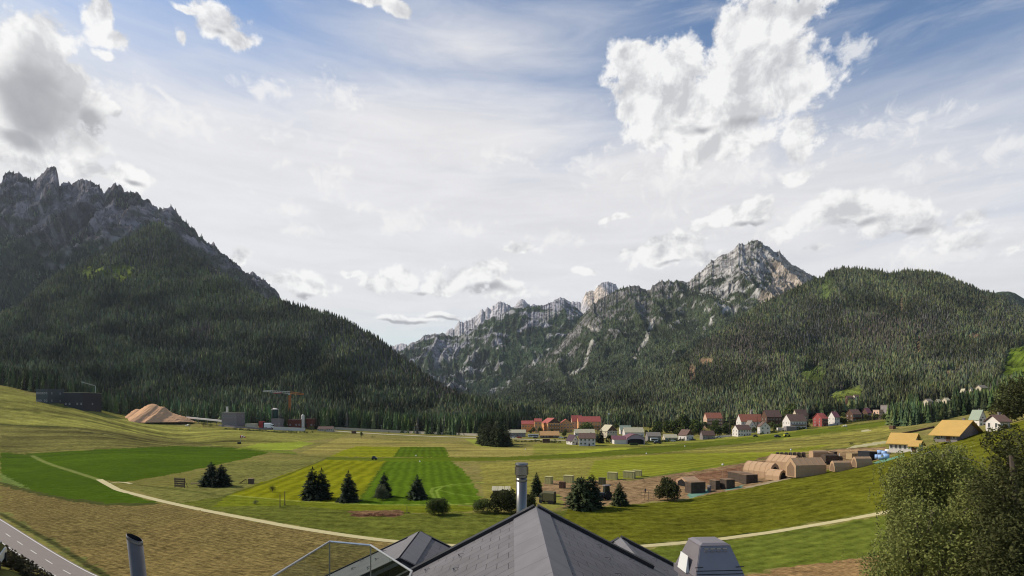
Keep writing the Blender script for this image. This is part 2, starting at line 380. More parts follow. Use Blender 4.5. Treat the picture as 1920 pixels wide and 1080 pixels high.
    fld([(1060,955),(1280,938),(1480,896),(1680,853),(1920,788),(1980,860),(1700,948),(1400,1001),(1210,1020),(1040,1020)], (104,104,18), 1.3, ((1100,980),(1600,930)), 5, .16, .7)
    fld([(1200,1030),(1400,1009),(1680,963),(1980,900),(1980,1010),(1640,1044),(1500,1062),(1370,1080),(1200,1090)], (104,112,34), 1.0, ((1200,1060),(1650,990)), 4, .2, .6)
    fld([(1360,1088),(1500,1062),(1640,1042),(1980,1010),(1980,1098),(1360,1098)], (152,122,78), .7, ((1400,1078),(1640,1050)), 1.1, .12, .5, .8)
    # stubble field
    fld([(0,909),(100,934),(200,948),(300,945),(330,946),(450,972),(640,1006),(740,1019),(860,1026),(1000,1030),(1000,1098),(215,1098),(190,1078),(90,1016),(0,966)], (132,114,64), .6, ((0,960),(400,1080)), 1.5, .16, .45, 1.0)
    fld([(0,911),(100,936),(200,949),(300,948),(380,966),(300,985),(180,1030),(120,1022),(0,967)], (116,104,56), .8, ((0,960),(400,1080)), 1.5, .16, .5, 1.0, blend=.55)
    fld([(380,980),(560,1000),(640,1030),(560,1060),(420,1040),(330,1010)], (122,108,58), .8, ((0,960),(400,1080)), 1.5, .16, .5, 1.0, blend=.4)
    fld([(0,956),(40,978),(90,1008),(190,1070),(230,1098),(200,1098),(182,1079),(90,1022),(0,970)], (122,122,62), 1.0, None, 5, 0, .8)
    fld([(0,903),(100,929),(200,944),(300,942),(300,946),(200,949),(100,935),(0,910)], (84,86,38), .5)
    # bare worked earth round the camp
    fld([(1008,930),(1020,900),(1090,902),(1180,898),(1300,884),(1392,868),(1450,852),(1560,842),(1660,838),(1670,858),(1560,878),(1500,893),(1400,915),(1290,934),(1190,944),(1080,950),(1010,958)], (154,126,88), 1.4, None, 5, 0, 1.0)
    fld([(1250,900),(1330,885),(1395,872),(1390,895),(1340,903),(1290,910)], (140,104,74), 1.2, None, 5, 0, 1.0)
    fld([(1010,935),(1050,925),(1060,950),(1010,960)], (148,144,66), 1.0)
    fld([(656,958),(745,956),(755,965),(735,969),(660,968)], (128,98,66), 1.2, None, 5, 0, 1.0)
    # wheel tracks
    def track(pts, w, c, b=.7):
        for a, q in zip(pts[:-1], pts[1:]):
            A, B = g1(*a)[:2], g1(*q)[:2]; d = B-A; L = np.hypot(*d); d /= L
            lo, hi = np.minimum(A, B)-w, np.maximum(A, B)+w
            s = np.where((x > lo[0]) & (x < hi[0]) & (y > lo[1]) & (y < hi[1]))[0]
            t = (x[s]-A[0])*d[0]+(y[s]-A[1])*d[1]; p = np.abs((x[s]-A[0])*-d[1]+(y[s]-A[1])*d[0])
            k = (sstep(p, w, w*.4)*((t > -w) & (t < L+w)))[:, None]*b
            col[s] = col[s]*(1-k)+sl(c)*.66*k
    pale = (172,168,92); drk = (82,88,30)
    track([(60,854),(195,903)], 1.6, (140,146,76), .8)
    track([(430,928),(560,940),(690,946),(840,947),(918,942)], 1.0, (164,170,76), .6)
    track([(902,905),(850,908),(812,915),(808,922),(815,935)], 1.0, (140,160,60), .8)
    track([(880,908),(830,913),(818,920),(822,932),(845,945)], .8, (140,160,60), .7)
    track([(905,932),(850,926),(820,918)], .8, (140,160,60), .5)
    track([(230,906),(330,917),(420,930)], 1.3, drk, .6)
    track([(420,930),(520,898),(612,860)], 1.3, drk, .55)
    track([(45,850),(330,836),(430,838),(510,848),(610,859)], 2.2, drk, .5)
    track([(0,845),(60,854)], 2, drk, .6)
    track([(722,866),(676,933)], 1.4, drk, .3)
    track([(0,762),(130,786),(300,814),(480,842)], 2.4, drk, .45)
    track([(0,775),(200,815),(400,836)], 2.4, (168,164,92), .35)
    track([(0,795),(120,801)], 3, (58,66,24), .7)
    track([(1000,857),(1240,838),(1440,818),(1660,789)], 2.0, drk, .6)
    track([(900,866),(1000,864),(1240,850),(1450,826),(1640,801)], 2.0, drk, .6)
    track([(1180,900),(1300,880),(1440,860),(1560,842),(1640,832)], 3.0, (96,110,34), .6)
    track([(1500,842),(1620,830),(1680,815)], 1.5, drk, .7)
    track([(1340,820),(1500,806),(1650,792)], 2.0, drk, .4)
    track([(1300,832),(1480,816),(1640,800)], 2.0, (156,158,72), .4)
    track([(640,999),(850,1018)], .7, drk, .5); track([(330,943),(640,1000)], .7, drk, .4)
    track([(1210,1020),(1400,1001),(1680,955)], 1.0, (60,66,20), .7)
    track([(0,963),(45,988),(90,1012),(140,1043),(190,1074),(230,1098)], .9, (62,64,26), .75)
    # gravel strips by the farm
    for pl in ([(1585,842),(1600,836),(1666,826),(1666,831)], [(1614,833),(1655,827),(1662,828),(1630,835)], [(1612,808),(1630,805),(1632,808),(1622,810)]):
        fld(pl, (196,186,140), .4, None, 5, 0, .3)
    fld([(1290,926),(1325,917),(1330,924),(1295,934)], (120,156,132), .4); fld([(1358,917),(1396,909),(1396,914),(1360,920)], (120,156,132), .4)
    fld([(1400,912),(1480,893),(1480,898),(1400,916)], (168,150,116), .4); fld([(1640,866),(1690,853),(1695,856),(1640,870)], (118,160,130), .4)
    col = col*1.04+np.array((0, 0, .006))
    idx = np.arange(n).reshape(U.shape)
    Fc = np.stack([idx[:-1, :-1], idx[:-1, 1:], idx[1:, 1:], idx[1:, :-1]], -1).reshape(-1, 4)
    m = bpy.data.materials.new('meadow'); m.use_nodes = True; t = m.node_tree; N = NT(t); b = t.nodes['Principled BSDF']
    b.inputs['Roughness'].default_value = .95; b.inputs['Specular IOR Level'].default_value = 0
    co = N.n('ShaderNodeTexCoord').outputs['Object']
    A = lambda nm, o='Fac': N.n('ShaderNodeAttribute', attribute_name=nm).outputs[o]
    c0 = A('Col', 'Color')
    n1 = N.noise(co, .34, 7, .78); n2 = N.noise(co, .09, 5, .7); n3 = N.noise(co, .05, 4, .6)
    sw = N.m('SINE', N.m('ADD', N.m('MULTIPLY', A('stripe'), 6.283), N.m('MULTIPLY', N.m('SUBTRACT', n3, .5), 9.0)))
    ro = A('rough')
    f = N.m('MULTIPLY', N.m('ADD', N.m('MULTIPLY', N.m('SUBTRACT', n1, .5), 4.4), N.m('MULTIPLY', N.m('SUBTRACT', n2, .5), 1.0)), ro)
    f = N.m('ADD', N.m('ADD', 1.0, f), N.m('MULTIPLY', N.m('MULTIPLY', sw, N.m('ADD', .1, n1)), N.m('MULTIPLY', A('samp'), 1.05)))
    # stubble: straw flecks and soil between rows
    mpn = N.n('ShaderNodeMapping'); N.put(mpn.inputs[0], co); mpn.inputs['Scale'].default_value = (.55, 1.6, 1)
    n4 = N.noise(mpn.outputs[0], 1.6, 5, .7)
    f = N.m('MULTIPLY', f, N.m('ADD', 1.0, N.m('MULTIPLY', N.m('MULTIPLY', N.m('SUBTRACT', n4, .5), 4.5), A('stub'))))
    f = N.m('MAXIMUM', f, .3)
    v = N.n('ShaderNodeVectorMath', operation='SCALE'); N.put(v.inputs[0], c0); N.put(v.inputs[3], f)
    hue = N.mix(N.m('MULTIPLY', N.ss(n1, .5, .8), N.m('MULTIPLY', ro, .35)), v.outputs[0], (.13, .10, .03, 1))
    N.put(b.inputs['Base Color'], hue)
    bp = N.n('ShaderNodeBump'); bp.inputs['Strength'].default_value = .5; bp.inputs['Distance'].default_value = .5
    N.put(bp.inputs['Height'], N.m('ADD', n1, n2)); N.put(b.inputs['Normal'], bp.outputs[0])
    o = mesh_np('ground', np.stack([x, y, Zf], -1), Fc, m, col=col, smooth=True, extra=dict(stripe=stripe, samp=samp, rough=rough, stub=stub))
    tag(o, kind='structure')
build_ground()

def ribbon(name, left, right, m, lift=.06, kind='structure', sub=14):
    """strip between two lines of ground points"""
    def dense(l):
        l = np.array(l, float); s = np.concatenate([[0], np.cumsum(np.hypot(*np.diff(l[:, :2], axis=0).T))]); s /= s[-1]
        t = np.linspace(0, 1, len(l)*sub)
        # smooth the corners of the surveyed line
        q = np.stack([np.interp(t, s, l[:, i]) for i in range(2)], -1); kx = np.ones(9)/9
        for i in range(2):
            p_ = np.pad(q[:, i], 4, mode='reflect', reflect_type='odd'); q[:, i] = np.convolve(p_, kx, 'valid')
        return q
    a, b = dense(left), dense(right); K = 5
    V = []
    for j in range(K):
        q = a+(b-a)*j/(K-1); V.append(np.stack([q[:, 0], q[:, 1], ground_z(q[:, 0], q[:, 1])+lift+(.03 if 0 < j < K-1 else 0)], -1))
    n = len(a); V = np.concatenate(V); idx = np.arange(K*n).reshape(K, n)
    Fc = np.stack([idx[:-1, :-1], idx[1:, :-1], idx[1:, 1:], idx[:-1, 1:]], -1).reshape(-1, 4)
    o = mesh_np(name, V, Fc, m, smooth=True)
    return tag(o, kind=kind)
def gl(pts): a = np.array(pts, float); return G(a[:, 0], a[:, 1])
def offs(line, w):
    l = np.array(line)[:, :2]; d = np.gradient(l, axis=0); d /= np.hypot(d[:, 0], d[:, 1])[:, None]
    nrm = np.stack([-d[:, 1], d[:, 0]], -1); return l+nrm*w/2, l-nrm*w/2

M_path = mat('pale_gravel', sl((205,190,138))*.72, .95, .22, .8)
M_asph = mat('asphalt', (.195, .160, .138), .9, .16, .6)
M_white = mat('road_paint', (.62, .60, .55), .8, .15, 1.5)
M_gravel = mat('light_gravel', sl((200,190,165))*.72, .95, .2, .3)
pl = gl([(186,899),(196,905),(222,919),(300,939),(372,955),(450,970),(545,988),(640,1003),(740,1016),(860,1024)])
a, b = offs(pl, 2.4); ribbon('path', a, b, M_path)
pl = gl([(1150,1029),(1210,1024),(1300,1016),(1400,1004),(1500,989),(1600,972),(1680,957),(1780,937),(1900,908)])
a, b = offs(pl, 2.3); ribbon('path', a, b, M_path)
pl = gl([(202,907),(222,904),(236,905),(246,907)]); a, b = offs(pl, 1.6); ribbon('path', a, b, M_path)
# valley road beside the stubble field
ra = np.array([[-330, 283], [-215, 198.5], [-152, 152.0], [-115, 124.7], [-79, 98.4], [-40, 69.5]]); 
dirn = np.array([72, -53.])/89.4; nr = np.array([-53., -72.])/89.4
ribbon('road', ra, ra+nr*6.3, M_asph, .05)
for off, w in ((.35, .16), (5.75, .16)):
    ribbon('road_edge_line', ra+nr*off, ra+nr*(off+w), M_white, .12)
i = 0
for s in np.arange(-180, 110, 13.0):
    p = np.array([-152, 152.])+dirn*s+nr*3.1
    q = np.array([p, p+dirn*2.7, p+dirn*5.4]); ribbon('road_centre_dash', q, q+nr*.14, M_white, .12, sub=3)
# gravel road along the forest edge
pl = gl([(596,806.5),(640,809),(700,813),(760,816),(850,819.5),(900,821),(960,823),(1010,824.5),(1062,826)])
a, b = offs(pl, 9); ribbon('gravel_road', a, b, M_gravel, .15)

# ------------------------------------------------------------------ mountains
FOR = np.array((.040, .052, .027)); ROCKD = sl((118,112,116))*.8; 
def mountain(name, x0, x1, nc, lines, nr, amp, rib, jag, paint, scat=None, seed=0):
    """loft through ridge and foot lines standing at their real distances, then carved by ridged noise"""
    px = np.linspace(x0, x1, nc); L = []
    for pts, Ys in lines:
        p = np.array(pts, float); yy = np.interp(px, p[:, 0], p[:, 1])
        Y = np.full(nc, float(Ys)) if not hasattr(Ys, '__len__') else np.interp(px, np.array(Ys)[:, 0], np.array(Ys)[:, 1])
        L.append((yy, Y))
    K = len(L); out = []
    ts = np.linspace(0, K-1, nr)
    py = np.array([l[0] for l in L]); YY = np.array([l[1] for l in L])
    ZZ = CZ+(HY-py)/F*YY
    # ridge line gets its own teeth
    ZZ[-1] += ((ridged(px/14+seed, px*0+seed, oct=4)-.5)*jag+(ridged(px/4.5+seed, px*0+seed*2, oct=2)-.5)*jag*.5)*YY[-1]/F
    i = np.clip(ts.astype(int), 0, K-2); f = (ts-i)[:, None]
    Yg = YY[i]*(1-f)+YY[i+1]*f; Zg = ZZ[i]*(1-f)+ZZ[i+1]*f
    Xg = ((px-960)/F)[None]*Yg
    t = (ts/(K-1))[:, None]+0*Yg
    env = np.clip(np.sin(np.pi*np.clip(t, 0, 1)**.9), 0, 1)**.7*.92+.08*sstep(t, .2, .8)
    arc = Xg/rib
    warp = (fbm(Xg/(rib*2.5)+seed, Zg/(rib*2.5), Yg/(rib*4), oct=3)-.5)*1.6
    n1 = ridged(arc+warp+seed, t*1.4+seed*3, oct=5)-.45
    n2 = fbm(Xg/(rib*.55)+seed, Zg/(rib*.55), Yg/(rib*.55), oct=5)-.5
    Zg = Zg+env*amp*(n1*1.0+n2*.7); Yg = Yg-env*amp*(n1*1.0+n2*.5)
    # far side
    Xb1, Yb1, Zb1 = Xg[-1]*1.18, Yg[-1]*1.18, Zg[-1]*.55; Xb2, Yb2, Zb2 = Xg[-1]*1.4, Yg[-1]*1.4, np.full(nc, -60.)
    X = np.vstack([Xg, Xb1, Xb2]); Y = np.vstack([Yg, Yb1, Yb2]); Z = np.vstack([Zg, Zb1, Zb2])
    pu = 960+X/Y*F; pv = HY-(Z-CZ)/Y*F
    col = paint(pu, pv, X, Y, Z, np.vstack([t, t[-1:], t[-1:]]))
    n = X.size; idx = np.arange(n).reshape(X.shape)
    Fc = np.stack([idx[:-1, :-1], idx[:-1, 1:], idx[1:, 1:], idx[1:, :-1]], -1).reshape(-1, 4)
    o = mesh_np(name, np.stack([X, Y, Z], -1).reshape(-1, 3), Fc, M_mtn, col=col.reshape(-1, 3), smooth=False)
    tag(o, kind='structure')
    return dict(X=Xg, Y=Yg, Z=Zg, pu=pu[:nr], pv=pv[:nr], col=col[:nr], t=t)

def mtn_mat():
    m = bpy.data.materials.new('mountain_side'); m.use_nodes = True; t = m.node_tree; N = NT(t); b = t.nodes['Principled BSDF']
    b.inputs['Roughness'].default_value = .95; b.inputs['Specular IOR Level'].default_value = 0
    co = N.n('ShaderNodeTexCoord').outputs['Object']
    mp = N.n('ShaderNodeMapping'); N.put(mp.inputs[0], co); mp.inputs['Scale'].default_value = (1, 1, .45)
    n1 = N.noise(mp.outputs[0], .018, 8, .68, .4); n2 = N.noise(co, .004, 5, .6)
    c0 = N.n('ShaderNodeAttribute', attribute_name='Col').outputs['Color']
    f = N.m('ADD', .30, N.m('ADD', N.m('MULTIPLY', N.ss(n1, .38, .62), 1.15), N.m('MULTIPLY', n2, .4)))  # relief shading put into the colour: ribs lighter, hollows darker
    v = N.n('ShaderNodeVectorMath', operation='SCALE'); N.put(v.inputs[0], c0); N.put(v.inputs[3], f)
    N.put(b.inputs['Base Color'], v.outputs[0])
    bp = N.n('ShaderNodeBump'); bp.inputs['Strength'].default_value = .9; bp.inputs['Distance'].default_value = 30
    N.put(bp.inputs['Height'], n1); N.put(b.inputs['Normal'], bp.outputs[0])
    return m
M_mtn = mtn_mat()
def ell(pu, pv, cx, cy_, rx, ry): return np.sqrt(((pu-cx)/rx)**2+((pv-cy_)/ry)**2)
def mixc(a, b, k): return a*(1-k[..., None])+np.asarray(b)*k[..., None]
def streak(pu, pv, pts, w):
    d = np.full(pu.shape, 1e9)
    for (ax, ay), (bx, by) in zip(pts[:-1], pts[1:]):
        vx, vy = bx-ax, by-ay; L = vx*vx+vy*vy; s = np.clip(((pu-ax)*vx+(pv-ay)*vy)/L, 0, 1)
        d = np.minimum(d, np.hypot(pu-ax-s*vx, pv-ay-s*vy))
    return sstep(d, w, w*.3)

def p_L1(pu, pv, X, Y, Z, t):
    n = fbm(X/160, Y/160, Z/90, oct=5)
    c = np.tile(FOR, pu.shape+(1,))
    tree = np.interp(pu, [-300, 0, 60, 100, 150, 200, 300, 340, 420, 480, 520, 560], [470, 425, 450, 492, 470, 455, 425, 440, 500, 545, 552, 560])
    rock = sstep(tree+(n-.5)*90-pv, -16, 22)
    g = sl((122,115,117))*.66*(.35+1.1*sstep(fbm(X/55+7, Z/230, Y/150, oct=5), .36, .64))[..., None]  # lit ribs and dark gullies painted into the rock colour
    c = c*(1-rock[..., None])+g*rock[..., None]
    ver = sstep(fbm(X/90, Z/60, Y/90, oct=4), .56, .66)*rock*sstep(pv, 350, 410)
    c = mixc(c, (.03, .04, .022), ver*.8)
    sc_ = np.maximum.reduce([streak(pu, pv, [(75,385),(88,430),(92,455)], 5), streak(pu, pv, [(90,395),(98,440)], 4), streak(pu, pv, [(130,470),(117,490),(118,510)], 7),
                             streak(pu, pv, [(252,432),(215,448),(190,466)], 7), streak(pu, pv, [(105,390),(120,440),(130,468)], 4), streak(pu, pv, [(180,410),(200,452)], 4)])
    c = mixc(c, sl((150,144,138))*.66, sc_*(.5+.5*n))
    return c
def p_L2(pu, pv, X, Y, Z, t):
    n = fbm(X/70, Y/70, Z/70, oct=4); c = np.tile(FOR, pu.shape+(1,))
    mead = np.maximum.reduce([sstep(ell(pu, pv, 205, 512, 62, 17)+(n-.5)*1.4, 1.1, .7), sstep(ell(pu, pv, 392, 560, 22, 28)+(n-.5)*1.6, 1.1, .7)*.8,
                              sstep(ell(pu, pv, 155, 650, 14, 8)+(n-.5), 1, .6), sstep(ell(pu, pv, 120, 657, 20, 5)+(n-.5), 1, .6), sstep(ell(pu, pv, 180, 625, 5, 6), 1, .6)])
    c = mixc(c, sl((108,118,50))*.7, mead)
    rk = sstep(fbm(X/50, Y/50, Z/35, oct=4)+sstep(ell(pu, pv, 390, 480, 70, 40), 1.2, .4)*.12*(pv < np.interp(pu, [300, 520], [455, 565])), .60, .68)*sstep(pu, 310, 340)*sstep(pu, 520, 480)
    return mixc(c, sl((112,104,102))*.7, rk)
def rocky(lo, hi, colr, sc=(240, 130), dimf=None):
    def f(pu, pv, X, Y, Z, t):
        n = fbm(X/sc[0], Y/sc[0], Z/sc[1], oct=6, g=.6)
        c = np.tile(FOR*1.15, pu.shape+(1,))
        k = np.interp(pu, lo[0], lo[1]); h = (k-pv)/hi
        rock = sstep(n+np.clip(h, -1, 1)*.20, .50, .60)
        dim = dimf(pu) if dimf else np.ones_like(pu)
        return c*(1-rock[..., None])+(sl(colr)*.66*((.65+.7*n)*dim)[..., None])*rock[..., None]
    return f
def p_far(pu, pv, X, Y, Z, t):
    n = fbm(X/300, Y/300, Z/120, oct=5); c = sl((178,172,172))*.75*(.7+.6*n)[..., None]
    w = sstep(ell(pu, pv, 1118, 558, 26, 24), 1.1, .7)
    return mixc(c, sl((190,174,158))*.8, w)
_mid = rocky(([740,830,930,1000,1090],[650,650,600,590,590]), 60, (150,146,150))
def p_mid(pu, pv, X, Y, Z, t):
    c = _mid(pu, pv, X, Y, Z, t)
    n = fbm(X/120, Z/200, Y/120, oct=5)
    k = sstep(n+.14*sstep(np.minimum(ell(pu, pv, 850, 695, 60, 55), ell(pu, pv, 1000, 690, 40, 60)), 1.2, .2), .60, .68)*.85
    return mixc(c, sl((158,154,152))*.66, k)
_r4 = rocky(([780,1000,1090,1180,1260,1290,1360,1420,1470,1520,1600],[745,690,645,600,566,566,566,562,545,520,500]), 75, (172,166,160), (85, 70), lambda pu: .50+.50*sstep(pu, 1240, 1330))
def p_R4(pu, pv, X, Y, Z, t):
    c = _r4(pu, pv, X, Y, Z, t); n = fbm(X/60, Y/60, Z/60, oct=4)
    k = inpoly(pu+(n-.5)*16, pv+(n-.5)*16, [(1440,490),(1470,478),(1525,512),(1518,535),(1480,548),(1424,570),(1420,555),(1450,530)]).astype(float)
    c = mixc(c, sl((190,172,154))*.72, k*.75)
    s = np.maximum.reduce([streak(pu, pv, [(1110,640),(1095,690),(1075,700)], 5), streak(pu, pv, [(1225,600),(1210,640),(1185,680)], 6), streak(pu, pv, [(1100,610),(1120,620)], 5)])
    return mixc(c, sl((188,180,168))*.7, s*.8*(n > .42))
def p_R5(pu, pv, X, Y, Z, t):
    n = fbm(X/50, Y/50, Z/50, oct=4); c = np.tile(FOR, pu.shape+(1,))
    def e(cx, cy_, rx, ry): return sstep(ell(pu, pv, cx, cy_, rx, ry)+(n-.5)*1.2, 1.1, .7)
    c = mixc(c, sl((100,112,60))*.72, np.maximum(e(1528,706,28,22), e(1548,545,10,24)*.7))
    fr = inpoly(pu, pv, [(1552,752),(1560,742),(1580,732),(1592,728),(1616,728),(1616,742),(1612,755),(1590,765),(1566,760)]).astype(float)
    c = mixc(c, sl((122,130,62))*.72, fr)
    sk = inpoly(pu, pv, [(1893,655),(1925,648),(1990,640),(1990,720),(1876,722)]).astype(float); c = mixc(c, sl((104,120,40))*.7, sk)
    br = .7*np.maximum.reduce([e(1298,700,7,22), e(1325,678,16,7), e(1780,700,24,9), e(1722,648,3,26), e(1720,668,8,4), e(1828,630,10,5), e(1690,570,3,20)*.7])
    return mixc(c, sl((160,128,100))*.7, br)
HL1 = mountain('mountain', -300, 580, 620, [([(-300,765),(580,735)], 1500), ([(-300,560),(0,560),(117,520),(300,560),(580,660)], 2350),
    ([(-300,430),(0,425),(117,440),(300,440),(580,610)], 2950),
    ([(-300,300),(-150,360),(-60,330),(-10,342),(3,338),(10,325),(20,322),(35,321),(47,330),(56,339),(60,340),(66,334),(80,320),(88,313),(97,311),(107,315),(110,330),(112,343),(124,341),(132,346),(140,339),(150,335),(160,336),(172,342),(186,344),(189,356),(196,361),(205,352),(216,347),(226,345),(231,350),(234,357),(241,359),(250,356),(258,356),(264,364),(270,370),(280,376),(288,388),(293,384),(297,390),(303,392),(311,388),(320,387),(330,396),(340,405),(352,418),(365,432),(375,440),(383,444),(386,450),(400,456),(430,482),(460,506),(478,515),(490,518),(505,532),(530,560),(580,590)], 3400)], 170, 130, 190, 12, p_L1, seed=3)
HL2 = mountain('hill', -320, 1200, 560, [([(-320,735),(0,727),(120,745),(250,782),(430,800),(640,808),(850,814),(1200,812)], [(-320,760),(0,760),(300,760),(640,790),(1200,900)]),
    ([(-320,690),(0,665),(120,650),(300,650),(520,690),(700,735),(850,775),(1000,795),(1200,806)], [(-320,1150),(300,1300),(700,1120),(850,1000),(1200,980)]),
    ([(-320,640),(-100,610),(0,592),(35,578),(82,535),(117,512),(187,474),(249,440),(280,424),(303,418),(322,440),(355,468),(389,492),(430,522),(466,546),(500,560),(540,570),(580,582),(640,600),(690,628),(730,656),(770,686),(800,710),(850,742),(900,760),(960,774),(1040,786),(1200,802)],
     [(-320,1700),(0,1750),(300,2300),(400,2150),(520,1900),(700,1600),(850,1300),(1000,1150),(1200,1050)])], 130, 60, 170, 3, p_L2, seed=11)
mountain('mountain', 690, 1270, 400, [([(690,740),(1270,740)], 6500), ([(690,664),(730,650),(745,645),(765,648),(790,640),(836,624),(840,618),(846,614),(851,617),(855,608),(862,601),(868,604),(880,598),(890,592),(897,586),(904,578),(908,582),(914,573),(920,576),(928,568),(935,563),(945,565),(952,568),(962,573),(970,566),(977,561),(985,563),(995,571),(1015,573),(1030,570),(1042,562),(1050,556),(1058,560),(1066,564),(1090,563),(1096,552),(1102,545),(1115,543),(1122,533),(1130,529),(1146,529),(1154,533),(1160,542),(1166,547),(1185,562),(1270,590)], 8800)], 60, 120, 300, 7, p_far, seed=5)
HM = mountain('mountain', 700, 1230, 420, [([(700,765),(1230,770)], 3300), ([(700,722),(850,700),(1000,660),(1230,680)], 4500), ([(700,690),(740,668),(752,655),(765,648),(785,637),(797,628),(830,624),(845,629),(862,628),(872,622),(900,606),(930,592),(960,580),(985,576),(1010,573),(1028,567),(1040,562),(1052,561),(1062,566),(1078,574),(1098,590),(1130,600),(1230,620)], 5600)], 130, 170, 320, 6, p_mid, seed=21)
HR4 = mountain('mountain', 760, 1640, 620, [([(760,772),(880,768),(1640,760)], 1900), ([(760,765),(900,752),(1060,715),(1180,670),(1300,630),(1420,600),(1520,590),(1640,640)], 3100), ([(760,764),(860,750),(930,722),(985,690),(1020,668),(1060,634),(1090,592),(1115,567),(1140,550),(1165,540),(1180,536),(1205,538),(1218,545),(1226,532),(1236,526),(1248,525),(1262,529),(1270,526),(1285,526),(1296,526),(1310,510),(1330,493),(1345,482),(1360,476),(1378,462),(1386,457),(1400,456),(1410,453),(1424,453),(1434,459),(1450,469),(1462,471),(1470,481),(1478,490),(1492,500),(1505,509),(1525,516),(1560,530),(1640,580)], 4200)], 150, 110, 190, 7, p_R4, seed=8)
HR5 = mountain('hill', 880, 2250, 560, [([(880,806),(1180,803),(1400,786),(1600,768),(1750,752),(1920,728),(2250,690)], [(880,950),(1180,900),(1400,800),(1600,790),(1920,760),(2250,760)]),
    ([(880,795),(1050,785),(1180,770),(1300,730),(1420,690),(1600,660),(1750,650),(1920,655),(2250,660)], [(880,1050),(1100,1200),(1300,1450),(1600,1550),(1920,1400),(2250,1300)]),
    ([(880,786),(1000,770),(1100,750),(1180,726),(1240,696),(1300,657),(1360,616),(1405,586),(1425,571),(1470,550),(1515,528),(1545,518),(1558,507),(1580,503),(1605,502),(1640,508),(1670,512),(1700,508),(1740,509),(1770,515),(1800,527),(1830,540),(1845,549),(1856,546),(1880,558),(1900,570),(1920,580),(2050,620),(2250,650)],
     [(880,1150),(1100,1500),(1300,2000),(1600,2400),(1920,2200),(2250,2000)])], 120, 70, 200, 3, p_R5, seed=15)
mountain('hill', 1780, 2300, 120, [([(1780,660),(2300,640)], 3400), ([(1780,562),(1850,552),(1880,546),(1895,547),(1908,552),(1925,562),(2100,575),(2300,600)], 4200)], 40, 40, 240, 3, lambda pu, *a: np.tile(FOR, pu.shape+(1,)), seed=30)

# ------------------------------------------------------------------ vegetation
M_needle = mat('needles', (.026, .036, .019), .9, .5, .7, .1, obj_var=.3)
M_needle_warm = mat('needles_warm', (.045, .055, .021), .9, .45, .7, .1, obj_var=.2)  # lighter, yellower needle green
M_bark = mat('bark', (.09, .07, .055), .95, .3, 3, .1)
M_leaf = mat('leaves', (.078, .098, .026), .85, .45, 1.2, .15, obj_var=.15, transl=.25)
M_leaf_pale = mat('pale_leaves', (.125, .135, .070), .85, .4, 1.2, .15, transl=.2)
M_leaf_birch = mat('birch_leaves', (.19, .20, .06), .9, .75, 1.6, .03, transl=.25)
M_leaf_dark = mat('dark_leaves', (.066, .068, .026), .9, .7, 1.2, .03, transl=.15)
def forest_mat():
    m = bpy.data.materials.new('forest_needles'); m.use_nodes = True; t = m.node_tree; N = NT(t); b = t.nodes['Principled BSDF']
    b.inputs['Roughness'].default_value = .9; b.inputs['Specular IOR Level'].default_value = .08
    c0 = N.n('ShaderNodeAttribute', attribute_name='Col').outputs['Color']
    co = N.n('ShaderNodeTexCoord').outputs['Object']
    n1 = N.noise(co, .35, 3, .7)
    v = N.n('ShaderNodeVectorMath', operation='SCALE'); N.put(v.inputs[0], c0); N.put(v.inputs[3], N.m('ADD', .45, N.m('MULTIPLY', n1, 1.1)))
    N.put(b.inputs['Base Color'], v.outputs[0]); return m
M_forest = forest_mat()

def spire(tiers, sides, seed, rag=.35):
    """ragged stacked skirts of a small spruce, unit height, unit radius"""
    r = np.random.default_rng(seed); V = []; T = []
    for i in range(tiers):
        f0 = i/tiers; z0 = .04+.93*f0; z1 = min(1.0, z0+1.65/tiers) if i < tiers-1 else 1.0
        rad = (1-f0)**.85*.96+.05
        k = len(V); V.append((0, 0, z1))
        ph = r.uniform(0, 6.28)
        for j in range(sides):
            a = ph+6.283*j/sides; q = rad*(1-rag*(j % 2)*r.uniform(.5, 1.3))*r.uniform(.85, 1.15)
            V.append((q*math.cos(a), q*math.sin(a), z0-.03*(1-j % 2)+r.uniform(-.02, .02)))
        for j in range(sides): T.append((k, k+1+j, k+1+(j+1) % sides))
    return np.array(V), np.array(T)
def forest(name, base, h, r, col, tmpl, label, cat='forest', group=None):
    n = len(base); tv = [t[0] for t in tmpl]; Vs = []; Fs = []; Cs = []; off = 0
    pick = rng.integers(0, len(tmpl), n)
    for k, (V, T) in enumerate(tmpl):
        s = np.where(pick == k)[0]
        if not len(s): continue
        a = rng.uniform(0, 6.28, len(s)); ca, sa = np.cos(a)[:, None], np.sin(a)[:, None]
        x = (V[None, :, 0]*ca-V[None, :, 1]*sa)*r[s][:, None]; y = (V[None, :, 0]*sa+V[None, :, 1]*ca)*r[s][:, None]; z = V[None, :, 2]*h[s][:, None]
        lean = rng.normal(0, .02, (len(s), 2))
        x = x+lean[:, :1]*z; y = y+lean[:, 1:]*z
        p = np.stack([x, y, z], -1)+base[s][:, None]
        Vs.append(p.reshape(-1, 3)); Fs.append((T[None]+(np.arange(len(s))*len(V))[:, None, None]+off).reshape(-1, 3)); off += len(s)*len(V)
        sh = (.82+.3*V[:, 2])[None, :, None]*rng.uniform(.88, 1.12, (len(s), len(V), 1))
        sh = rng.uniform(.88, 1.12, (len(s), len(V), 1))
        Cs.append((col[s][:, None]*sh).reshape(-1, 3))
    o = mesh_np(name, np.concatenate(Vs), np.concatenate(Fs), M_forest, col=np.concatenate(Cs))
    tag(o, label, cat, group, 'stuff'); return o
FARS = [spire(3, 6, s, .4) for s in range(5)]; MIDS = [spire(6, 8, s+20, .45) for s in range(6)]
